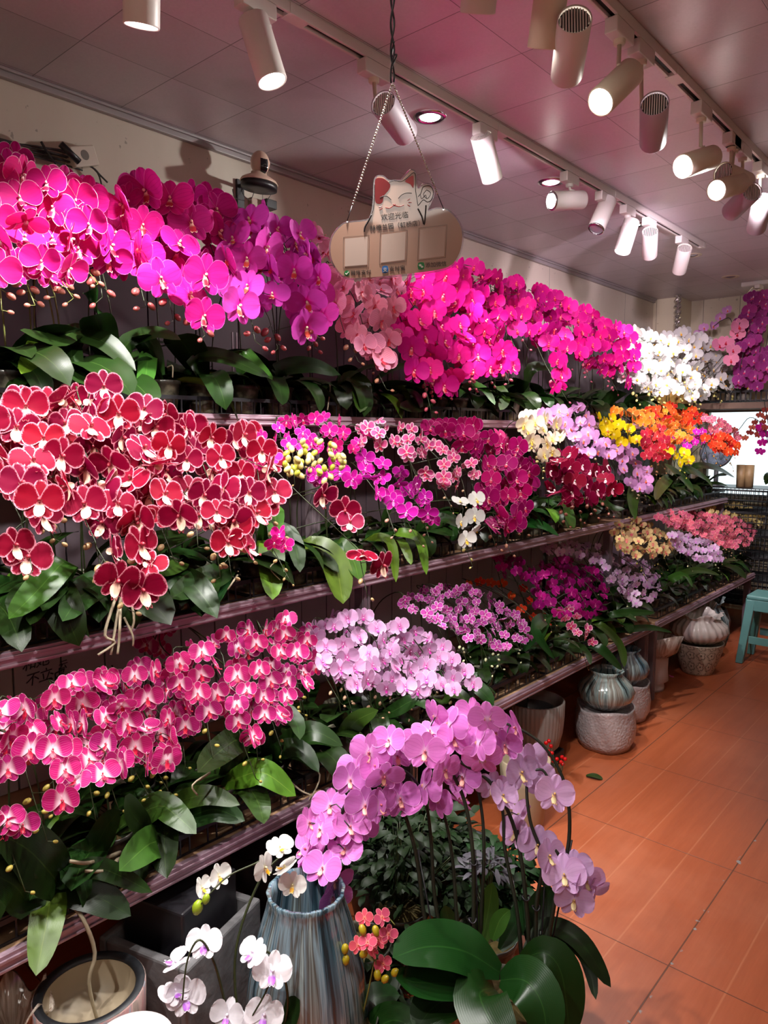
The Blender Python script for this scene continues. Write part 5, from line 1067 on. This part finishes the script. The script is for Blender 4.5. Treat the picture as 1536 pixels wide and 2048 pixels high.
def disc(name, x, y, rx, ry, mat, z=.0012, n=24, rot=0): return poly_plate(name, [(x + rx * math.cos(2 * PI * i / n) * math.cos(rot) - ry * math.sin(2 * PI * i / n) * math.sin(rot), y + rx * math.cos(2 * PI * i / n) * math.sin(rot) + ry * math.sin(2 * PI * i / n) * math.cos(rot)) for i in range(n)], z, z - .0005, mat, sign)
poly_plate('ear_patch', smooth2([(545, 150), (600, 150), (650, 180), (675, 215), (660, 255), (615, 310), (600, 370), (560, 385), (530, 360), (528, 280), (528, 180)], 3), .0012, .0007, INKD, sign)
poly_plate('inner_ear', smooth2([(815, 180), (850, 145), (890, 128), (897, 160), (895, 240), (865, 205)], 3), .0012, .0007, INKR, sign)
for pts in ([(575, 330), (605, 314), (645, 316), (683, 348)], [(752, 335), (785, 302), (830, 286), (880, 288)]): inkline('closed_eye', pts, 3, INK)
inkline('mouth', [(628, 418), (665, 425), (712, 402), (760, 412), (805, 395)], 3.2, INKR); inkline('nose', [(700, 390), (714, 398), (724, 388)], 4, INKR)
for pts in ([(862, 340), (838, 355)], [(878, 374), (848, 374)], [(864, 410), (840, 394)], [(565, 415), (598, 408)], [(572, 442), (600, 425)]): inkline('whisker', pts, 3, INKR)
inkline('cat_outline', [(660, 185), (720, 172), (775, 180), (830, 150), (890, 102), (915, 130), (915, 250), (930, 350), (940, 405)], 3, INK); inkline('cat_outline', [(525, 200), (523, 330), (512, 430), (498, 470)], 3, INK)
inkline('arm_line', [(495, 485), (465, 540), (430, 600), (425, 640)], 8, INK); inkline('arm_line', [(938, 430), (975, 500), (998, 578), (1010, 480), (1015, 400)], 7, INK)
inkline('paw_outline', [(940, 320), (965, 290), (985, 235), (1020, 222), (1062, 228), (1085, 280), (1070, 345), (1030, 370), (990, 350), (945, 398)], 3, INK)
inkline('coin_mark', [(1022, 258), (1060, 290), (1028, 338), (990, 300), (1022, 258)], 2.4, INK); inkline('paw_toes', [(960, 300), (975, 340), (1010, 305), (1020, 340)], 2.4, INK)
def to_mesh(name, cu):
    t_ = D.objects.new(name, cu); C.objects.link(t_); bpy.context.view_layer.update()
    me = D.meshes.new_from_object(t_.evaluated_get(bpy.context.evaluated_depsgraph_get())); D.objects.remove(t_); me.name = name
    o = D.objects.new(name, me); C.objects.link(o); return o
def text(name, s_, x, y, size, mat, rot=0, z=.0010, par=None, ext=.0002):
    cu = D.curves.new(name, 'FONT'); cu.body = s_; cu.size = size * SU; cu.extrude = ext; cu.align_x = 'LEFT'; cu.materials.append(mat); cu.resolution_u = 3
    o = to_mesh(name, cu); o.parent = par or sign
    o.matrix_local = Matrix.Translation(S2(x, y, z)) @ Matrix.Rotation(PI / 2, 4, 'X') @ Matrix.Rotation(rot, 4, 'Z'); return o
text('greeting_text', '欢迎光临', 588, 535, 66, INK, .105); text('shop_name_text', '赫德兰园（虹桥店）', 480, 632, 58, INK, .10)
text('payment_caption', '微信支付', 292, 1043, 50, INK, .045); text('payment_caption', '支付宝', 665, 1008, 52, INK, .08); text('contact_caption', '添加微信', 1012, 975, 52, INK, .08)
disc('green_badge', 256, 1028, 27, 27, INKG); inkline('check_mark', [(243, 1028), (252, 1040), (272, 1016)], 3.4, INKW, .0016)
poly_plate('blue_badge', smooth2([(600, 965), (650, 962), (652, 1020), (600, 1024)], 2), .0012, .0007, INKB, sign); text('badge_character', '支', 604, 1012, 44, INKW, .05, .0016)
poly_plate('green_badge', smooth2([(944, 935), (998, 930), (1000, 990), (945, 994)], 2), .0012, .0007, INKG, sign); disc('speech_bubble', 963, 955, 13, 10, INKW, .0017); disc('speech_bubble', 981, 970, 12, 9, INKW, .0017)
for x0, y0, x1, y1, x2, y2, x3, y3 in ((225, 690, 472, 672, 466, 962, 222, 978), (578, 655, 838, 628, 828, 918, 570, 945), (948, 610, 1218, 580, 1206, 884, 938, 912)):
    poly_plate('code_panel', [(x0 + 14, y0 + 14), (x1 - 14, y1 + 14), (x2 - 14, y2 - 14), (x3 + 14, y3 - 14)], .0011, .0007, INKP, sign)
    m = MB()
    for (a, b), (c_, d_) in (((x0, y0), (x1, y1)), ((x1, y1), (x2, y2)), ((x2, y2), (x3, y3)), ((x3, y3), (x0, y0))):
        for i in range(24):
            p = S2(a + (c_ - a) * i / 24, b + (d_ - b) * i / 24, .0010); q = S2(a + (c_ - a) * (i + .6) / 24, b + (d_ - b) * (i + .6) / 24, .0010); m.tube([p, q], 1.6 * SU, 4)
    m.build('dotted_frame', INK, sign)
for x, y in ((262, 548), (1182, 440)): disc('eyelet', x, y, 9, 9, CHROME, .0016)
# bead chains and twisted cord
CH = plain('steel_chain', 'b0a8a0', .25, .9)
hook = atd(785, 165, FPX / 1086)
def chain(a, b, label):
    m = MB(); n = int((a - b).length / .0055); o = empty('bead_chain', b, 0, label, 'chain')
    for i in range(n):
        p = b.lerp(a, i / n) - b; m.ell(p, (.0022, .0022, .0022), 6, 4)
    m.tube([Vector((0, 0, 0)), a - b], .0007, 4); m.build('beads', CH, o)
    m = MB(); m.tube([Vector((0, 0, 0)), Vector((0, 0, .0)) + (a - b) * -.14], .0009, 4); m.build('wire_hook', DARKM, o)
W = sign.matrix_world
pl = W @ S2(262, 540, .002); pr = W @ S2(1182, 432, .002); dl = (hook - pl) * .12; dr_ = (hook - pr) * .12
chain(hook, pl + dl, 'bead chain holding the left side of the sign'); chain(hook, pr + dr_, 'bead chain holding the right side of the sign')
o = empty('twisted_wire', hook, 0, 'twisted black cord from the ceiling holding both sign chains', 'cord')
m = MB(); top = atd(781, -330, FPX / 1086); top.z = ZC - .001; top.x = hook.x; top.y = hook.y
for ph in (0, PI):
    P = [hook.lerp(top, i / 60) - hook + Vector((.0032 * math.cos(i * .55 + ph), .0032 * math.sin(i * .55 + ph), 0)) * (1 if i < 44 else .4) for i in range(61)]; m.tube(P, .0019, 5)
m.tube(catmull([Vector((0, 0, .03)), Vector((.01, 0, .045)), Vector((-.006, .004, .05)), Vector((.004, 0, .07))], 5), .0016, 5); m.build('wire_strands', DARKM, o)
# ------------------------------------------------------------------ security camera on the wall bracket
CAMW = plain('camera_shell', 'd8b8a4', .35); GLB = plain('camera_black_glass', '0c0c10', .08)
def wallpt(u, v, off=.0): return at(u, v, 0, XW + off)
k = empty('security_camera', wallpt(484, 385, .12), 0, 'small white pan-tilt security camera on a black wall bracket', 'camera'); kg = Vector(k.location)
c = at(520, 326, 0, XW + .15); r = 20 / ppm(c); Rm = Matrix.Translation(c - kg)
m = MB(); m.ell((0, 0, 0), (r * .95, r * .95, r * 1.15), 24, 16, M=Rm); m.build('head', CAMW, k)
fd = Vector((1.17, -.23, -.3)).normalized(); fx = fd.cross(Vector((0, 0, 1))).normalized()
Mf = Matrix.Translation(c - kg + fx * -.0) @ (-fd).to_track_quat('Z', 'Y').to_matrix().to_4x4()
m = MB(); vs = []; fsx = []
for i in range(13):
    a = -1.0 + 2.0 * i / 12
    for j in range(7):
        b = (-.42 + .84 * j / 6) * math.cos(a * .9)
        vs.append(Vector((fx * math.sin(b) + fd * math.cos(b) * math.cos(a) + Vector((0, 0, 1)) * math.sin(a) * math.cos(b))) * r * 1.03); vs[-1].z *= 1.17
fsx = [(i * 7 + j, i * 7 + j + 1, (i + 1) * 7 + j + 1, (i + 1) * 7 + j) for i in range(12) for j in range(6)]
m.add([v_ + (c - kg) for v_ in vs], fsx); m.build('lens_window', GLB, k)
m = MB()
for i in range(8):
    a = 2 * PI * i / 8; p = c - kg + (fd + fx * .22 * math.cos(a) + Vector((0, 0, 1)) * (.22 * math.sin(a) - .35)).normalized() * r * 1.08; m.ell(p, (.0014, .0014, .0014), 6, 4)
m.build('infrared_dots', INKW, k)
m = MB(); sd = c - kg - fx * r * .85; m.lathe([(.0001, .0), (r * .5, .0), (r * .52, -.006)], 24, M=Matrix.Translation(sd) @ (-fx).to_track_quat('Z', 'Y').to_matrix().to_4x4(), cap=False); m.build('side_cap', CAMW, k)
b0 = at(518, 352, 0, XW + .15) - kg
m = MB(); m.lathe([(r * .75, .012), (r * .8, .004), (r * 1.7, -.016), (r * 1.85, -.026), (r * 1.8, -.028)], 32, M=Matrix.Translation(b0 + Vector((0, 0, .0))) @ Matrix.Diagonal((.8, 1.15, 1, 1)), cap=2); m.build('base', CAMW, k)
m = MB(); m.lathe([(r * 1.78, -.0285), (r * 1.74, -.05), (r * .8, -.052)], 32, M=Matrix.Translation(b0) @ Matrix.Diagonal((.8, 1.15, 1, 1)), cap=2); m.build('base_underside', DARKM, k)
w0 = wallpt(480, 388, .006) - kg; m = MB(); m.box((-.006, -.018, -.055), (.006, .018, .055), M=Matrix.Translation(w0)); m.box((.006, -.012, .02), (.13, .012, .034), M=Matrix.Translation(w0)); m.box((.10, -.008, .0), (.115, .008, .03), M=Matrix.Translation(w0)); m.build('bracket', DARKM, k, smooth=False, bevel=.002)
for pts in ([(492, 352), (482, 362), (486, 388), (500, 400), (508, 385)], [(543, 362), (550, 375), (538, 395), (532, 408)], [(465, 378), (470, 395), (490, 402)]):
    m = MB(); m.tube(catmull([at(u, v, 0, XW + .10) - kg for u, v in pts], 5), .0016, 5); m.build('cable', DARKM, k)
P = wallpt(537, 410, .03); m = MB(); m.box((-.022, -.028, -.018), (.022, .028, .018)); m.mi = 1; m.lathe([(.0001, 0), (.007, 0)], 12, M=Matrix.Translation((0, -.0285, 0)) @ Matrix.Rotation(PI / 2, 4, 'X'), cap=False); o = m.build('power_adapter', [DARKM, INKW], None, smooth=False, bevel=.003); o.location = P; tag(o, 'small black plug-in adapter just below the security camera', 'adapter')
P = wallpt(514, 408, .016); m = MB(); m.box((-.016, -.035, -.03), (.008, .035, .02)); o = m.build('socket_plate', plain('socket_beige', 'b49c8c', .5), None, smooth=False, bevel=.004); o.location = P; tag(o, 'beige wall socket behind the small black adapter', 'socket')
# cables and socket block at the top left of the wall
o = empty('cable_bundle', wallpt(60, 300, .02), 0, 'bundle of grey cables running along the wall above the orchids', 'cables'); g0 = Vector(o.location); CABM = plain('grey_cable', '3a3636', .5)
for i in range(9):
    m = MB(); m.tube(catmull([at(u, v + (i - 4) * 3.0 + 3 * math.sin(i * 2 + u * .03), 0, XW + .02 + .008 * (i % 3)) - g0 for u, v in ((-80, 272), (0, 290), (60, 302), (115, 312), (165, 326))], 5), .0032, 6); m.build('cable', CABM, o)
m = MB(); m.tube(catmull([at(u, v, 0, XW + .05) - g0 for u, v in ((82, 283), (92, 300), (104, 318), (112, 328))], 4), .004, 6); m.build('cable_tie', DARKM, o)
for pts in (((150, 320), (185, 335), (200, 350), (215, 365)), ((165, 322), (195, 345), (205, 380))):
    m = MB(); m.tube(catmull([at(u, v, 0, XW + .03) - g0 for u, v in pts], 4), .003, 6); m.build('cable', CABM, o)
P = wallpt(162, 314, .03); m = MB(); m.box((-.028, -.05, -.032), (.022, .05, .032)); m.mi = 1; m.lathe([(.0001, 0), (.016, 0)], 16, M=Matrix.Translation((.0225, .0, .002)) @ Matrix.Rotation(PI / 2, 4, 'Y'), cap=False); o = m.build('socket_block', [plain('socket_white', 'cfc4b4', .4), plain('socket_hole', '6a6258', .5)], None, smooth=False, bevel=.005); o.location = P; o.rotation_euler = (.35, 0, .15); tag(o, 'chunky white socket block at the end of the grey cables', 'socket')
P = wallpt(140, 306, .075); m = MB(); m.tube([Vector((0, -.03, .02)), Vector((0, .03, -.02))], .011, 10); o = m.build('plug', DARKM, None); o.location = P; tag(o, 'black plug pushed into the white socket block', 'plug')
# ------------------------------------------------------------------ far end: wall shelf, bright window, crates, fan
BLK = plain('black_wire', '0e0e11', .4); BAMB = plain('bamboo_brown', 'a88a62', .5, 0, 9, .2)
o = empty('wall_shelf', (-2.20, 6.30, 1.74), 0, 'black lattice shelf on a wooden rail across the far window', 'shelf')
m = MB(); m.box((0, -.13, -.055), (1.6, -.10, -.005)); m.box((0, .10, -.055), (1.6, .13, -.005)); m.build('wooden_rail', plain('old_wood', '7a6250', .6, 0, 12, .2), o, smooth=False, bevel=.004)
m = MB()
for i in range(44): m.box((i * .037, -.15, 0), (i * .037 + .012, .15, .006))
for y in (-.15, -.05, .05, .144): m.box((0, y, .006), (1.6, y + .008, .012))
for i in range(44): m.box((i * .037, -.15, .012), (i * .037 + .010, -.142, .07))
m.box((0, -.152, .07), (1.6, -.140, .085)); m.build('lattice', BLK, o, smooth=False)
def far_plant(base, label, fl, key, size, arch, group='purple orchids at the far wall', d=None, leaves=5, jit=.02, sc=1.2, face=(.5, -1, 0)):
    rn = random.Random(len(label)); o = empty('moth_orchid', base, 0, label, 'orchid', group); inst('pot', POT, o, Matrix.Scale(sc, 4)); inst('potting_moss', MOSSM, o, Matrix.Scale(sc, 4)); g = Vector(base)
    put_leaves(o, rn, leaves, .20, .09 * sc, 0)
    for path in arch:
        P = catmull([g + Vector((0, 0, .09))] + [at(u, v, 1, yy) for u, v, yy in path], 5); m = MB(); m.tube([p - g for p in P], .0028, 5); m.build('stem', STEM_B, o)
    for (u, v, yy) in fl:
        P = at(u, v, 1, yy + rn.uniform(-jit, jit)); put_flower(o, key, P, Vector(face) + Vector((rn.gauss(0, .35), rn.gauss(0, .2), rn.gauss(0, .25))), size * rn.uniform(.9, 1.1), rn, g)
    return o
far_plant((-1.72, 6.25, 1.7525), 'purple orchid in tall arches at the right edge on the far shelf', [(1525 + rnd.uniform(-50, 12) * min(1, (v - 560) / 120 + .25), v, 6.0 + rnd.uniform(-.1, .2)) for v in range(590, 775, 3)], 'purple', .105, [[(1500, 700, 6.2), (1520, 600, 6.1), (1500, 640, 6.0), (1480, 740, 5.95)], [(1530, 700, 6.2), (1540, 610, 6.1), (1520, 700, 6.0), (1515, 760, 5.95)]])
far_plant((-2.02, 6.22, 1.7525), 'small purple orchid standing behind the white orchids', [(1455, 620, 6.15), (1440, 634, 6.15), (1426, 652, 6.15), (1408, 655, 6.2), (1398, 668, 6.2)], 'lilac', .085, [[(1465, 690, 6.2), (1462, 640, 6.18), (1445, 640, 6.15), (1425, 655, 6.15)], [(1420, 700, 6.2), (1412, 672, 6.2), (1398, 670, 6.2)]])
b = far_plant((-2.05, 5.70, 1.5555), 'pink orchid wrapped in a kraft paper bag on the far top shelf', [(1478, 652, 5.85), (1466, 700, 5.8), (1462, 720, 5.8), (1452, 685, 5.9), (1440, 690, 5.9), (1475, 668, 5.9)], 'striped', .12, [[(1455, 700, 5.9), (1470, 670, 5.9), (1480, 645, 5.85)], [(1450, 720, 5.85), (1465, 705, 5.8)]], leaves=3)
for o_ in b.children:
    if o_.name.startswith('pot'): o_.matrix_local = Matrix.Scale(.9, 4)
KR = plain('kraft_paper', 'c89a50', .6, 0, 7, .12); m = MB()
m.add([(-.08, -.08, 0), (.08, -.08, 0), (.08, .08, 0), (-.08, .08, 0), (-.13, -.11, .40), (.10, -.14, .34), (.14, .12, .46), (-.10, .12, .50)], [(0, 1, 5, 4), (1, 2, 6, 5), (2, 3, 7, 6), (3, 0, 4, 7)]); kb = m.build('paper_wrap', KR, b, smooth=False); sm_ = kb.modifiers.new('s', 'SOLIDIFY'); sm_.thickness = .002
# foil-wrapped rod
P0 = at(1357, 700, 1, 6.2); P1 = at(1356, 612, 1, 6.2); P1.z = ZC - .002; FOIL = plain('crumpled_foil', 'd8d4cc', .2, .9, 40, .2, 1.0); P0.x = P1.x; P0.y = P1.y
m = MB(); L = (P1 - P0).length; m.lathe([(.022 * (1 + .25 * math.sin(i * 1.9)), L * i / 30) for i in range(31)], 12, fn=lambda q, r, z, i: (r * (1 + .2 * math.sin(3 * q + i * 2.2)), z), cap=2); o = m.build('foil_wrapped_pipe', FOIL, None, smooth=False); o.location = P0; tag(o, 'crumpled silver foil pipe hanging from the ceiling in the far corner', 'pipe')
# crates stack near the window
def crate(z, label, x0=-1.86, x1=-1.12, y0=5.62, y1=6.02, h=.17):
    o = empty('wire_crate', ((x0 + x1) / 2, (y0 + y1) / 2, z), 0, label, 'crate', 'stacked black wire crates'); w, l = (x1 - x0) / 2, (y1 - y0) / 2; m = MB()
    for zz in (0.004, h * .3, h * .55, h * .8, h - .004): m.tube([(-w, -l, zz), (w, -l, zz), (w, l, zz), (-w, l, zz), (-w, -l, zz)], .004 if zz < h - .01 else .007, 4, False)
    n = 26
    for i in range(n + 1):
        x = -w + 2 * w * i / n; m.tube([(x, -l, 0.0), (x, -l, h)], .0026, 4); m.tube([(x, l, 0.0), (x, l, h)], .0026, 4)
    for i in range(15):
        y = -l + 2 * l * i / 14; m.tube([(w, y, 0.0), (w, y, h)], .0026, 4); m.tube([(-w, y, 0), (-w, y, h)], .0026, 4); m.tube([(-w, y, .004), (w, y, .004)], .0026, 4)
    m.build('wire_basket', BLK, o)
CRL = ['black wire crate, topmost of the stack below the window', 'black wire crate, second from the top of the window stack', 'black wire crate, third from the top of the window stack', 'black wire crate, fourth from the top of the window stack', 'black wire crate at the bottom of the window stack']
for i, l in enumerate(CRL): crate(.895 - .172 * i, l, -1.90, -1.10, 5.96, 6.36)
e = empty('display_table', (-1.50, 6.16, 0), 0, 'low black table under the stacked wire crates', 'table'); m = MB(); m.box((-.41, -.22, .18), (.41, .22, .2)); m.build('tabletop', BLK, e, smooth=False)
for a in (-.39, .36):
    for b_ in (-.20, .17): m = MB(); m.box((a, b_, 0), (a + .03, b_ + .03, .18)); m.build('leg', BLK, e, smooth=False)
# on the crates and sill
ct = Vector((0, 0, 1.066))
P = at(1489, 990, 2, 1.072); 
m = MB(); m.box((-.40, -.19, 0), (.40, .19, .006)); o = m.build('crate_lid', BLK, None, smooth=False); o.location = (-1.50, 6.16, 1.0725); tag(o, 'black flat tray lying on the top wire crate', 'tray')
for i, (u, h) in enumerate(((1481, .17), (1497, .17))):
    P = at(u, 975, 1, 6.12); pot('bamboo_cup', (P.x, 6.12, 1.0795), [(.02, 0), (.032, 0), (.036, h), (.033, h), (.028, .03), (.001, .02)], BAMB, ['left of the two brown cylinders before the window', 'right of the two brown cylinders before the window'][i], 'vase', 'brown cylinders before the window', n=24)
f = empty('electric_fan', (-1.36, 5.80, 1.0795), 0, 'round blue-grey desk fan in front of the bright window', 'fan'); fc = at(1432, 905, 1, 6.02); fo = Vector((fc.x, fc.y, fc.z)) ; f.location = (fo.x, fo.y + .03, 1.0795)
og = Vector(f.location); FB = plain('fan_blue_grey', '6c7c90', .4); FG = plain('fan_grey', '5a5a60', .4)
fm = Matrix.Translation(fo - og) @ Vector((.30, -1, .12)).to_track_quat('Z', 'Y').to_matrix().to_4x4()
m = MB(); m.lathe([(.05, -.10), (.10, -.09), (.118, -.05), (.120, 0), (.114, .012), (.104, .010)], 40, M=fm, cap=True); m.build('housing', FG, f)
m = MB(); m.lathe([(.0001, .018), (.03, .018), (.104, .008)], 40, M=fm, cap=False); m.build('front_plate', FB, f)
m = MB()
for rr_ in (.05, .066, .082, .096):
    for i in range(int(rr_ * 400)):
        a = 2 * PI * i / int(rr_ * 400); m.ell((rr_ * math.cos(a), rr_ * math.sin(a), .0165 - (rr_ - .03) * .12), (.0028, .0028, .0012), 5, 3, M=fm)
m.build('perforations', DARKM, f)
m = MB(); m.tube([Vector((0, 0, .0)), Vector((0, 0, max(.02, fo.z - og.z - .09)))], .018, 10); m.lathe([(.07, 0), (.07, .012), (.02, .02)], 24); m.build('stand', FG, f)
# orchid in front of the window at the right edge
pb = at(1560, 1000, 1, 6.15); far_plant((pb.x, 6.15, 1.0795), 'purple and rust-brown orchid silhouetted against the bright window', [(1522, 855, 6.08), (1525, 885, 6.08), (1520, 903, 6.08), (1530, 868, 6.08)], 'deep_purple', .085, [[(1545, 940, 6.08), (1530, 860, 6.08), (1500, 835, 6.08), (1470, 865, 6.08), (1420, 872, 6.08)], [(1550, 930, 6.08), (1535, 840, 6.08), (1528, 800, 6.08)]], 'orchids at the window', sc=.9)
o_ = [q for q in C.objects if q.name.startswith('moth_orchid')][-1]; g = Vector(o_.location); variety('rust', 'small', PM('rust_petal', 'a04a38', vein='702818', vs=.4), '702030', '604030')
for u, v in [(1520, 830), (1510, 845), (1525, 845), (1500, 865), (1515, 870), (1530, 820), (1490, 876), (1475, 872), (1420, 862), (1468, 860), (1440, 872), (1455, 868), (1530, 855), (1505, 855), (1517, 860), (1533, 835)]:
    P = at(u, v, 1, 6.08 + rnd.uniform(-.03, .03)); put_flower(o_, 'rust', P, Vector((.4, -1, 0)) + Vector((rnd.gauss(0, .4), 0, rnd.gauss(0, .4))), .060, rnd, g)
# pen scribbles on the white boards below the middle shelf
SCR = plain('pen_ink', '16161a', .6)
def scribble(s_, u, v, size, rz=0):
    cu = D.curves.new('handwriting', 'FONT'); cu.body = s_; cu.size = size; cu.extrude = .0004; cu.materials.append(SCR); cu.shear = .25; cu.space_character = .85
    o = to_mesh('handwriting', cu); o.parent = RK1; o.matrix_local = Matrix.Translation(at(u, v, 0, -2.1465) - Vector(RK1.location)) @ Matrix.Rotation(PI / 2, 4, 'Z') @ Matrix.Rotation(PI / 2, 4, 'X') @ Matrix.Rotation(rz, 4, 'Z')
for a in (('世', 40, 1318, .055, .1), ('和她', 44, 1342, .042, .05), ('不立', 50, 1374, .042, .1), ('波', 98, 1378, .055, .25), ('云', 116, 1340, .03, .1)): scribble(*a)
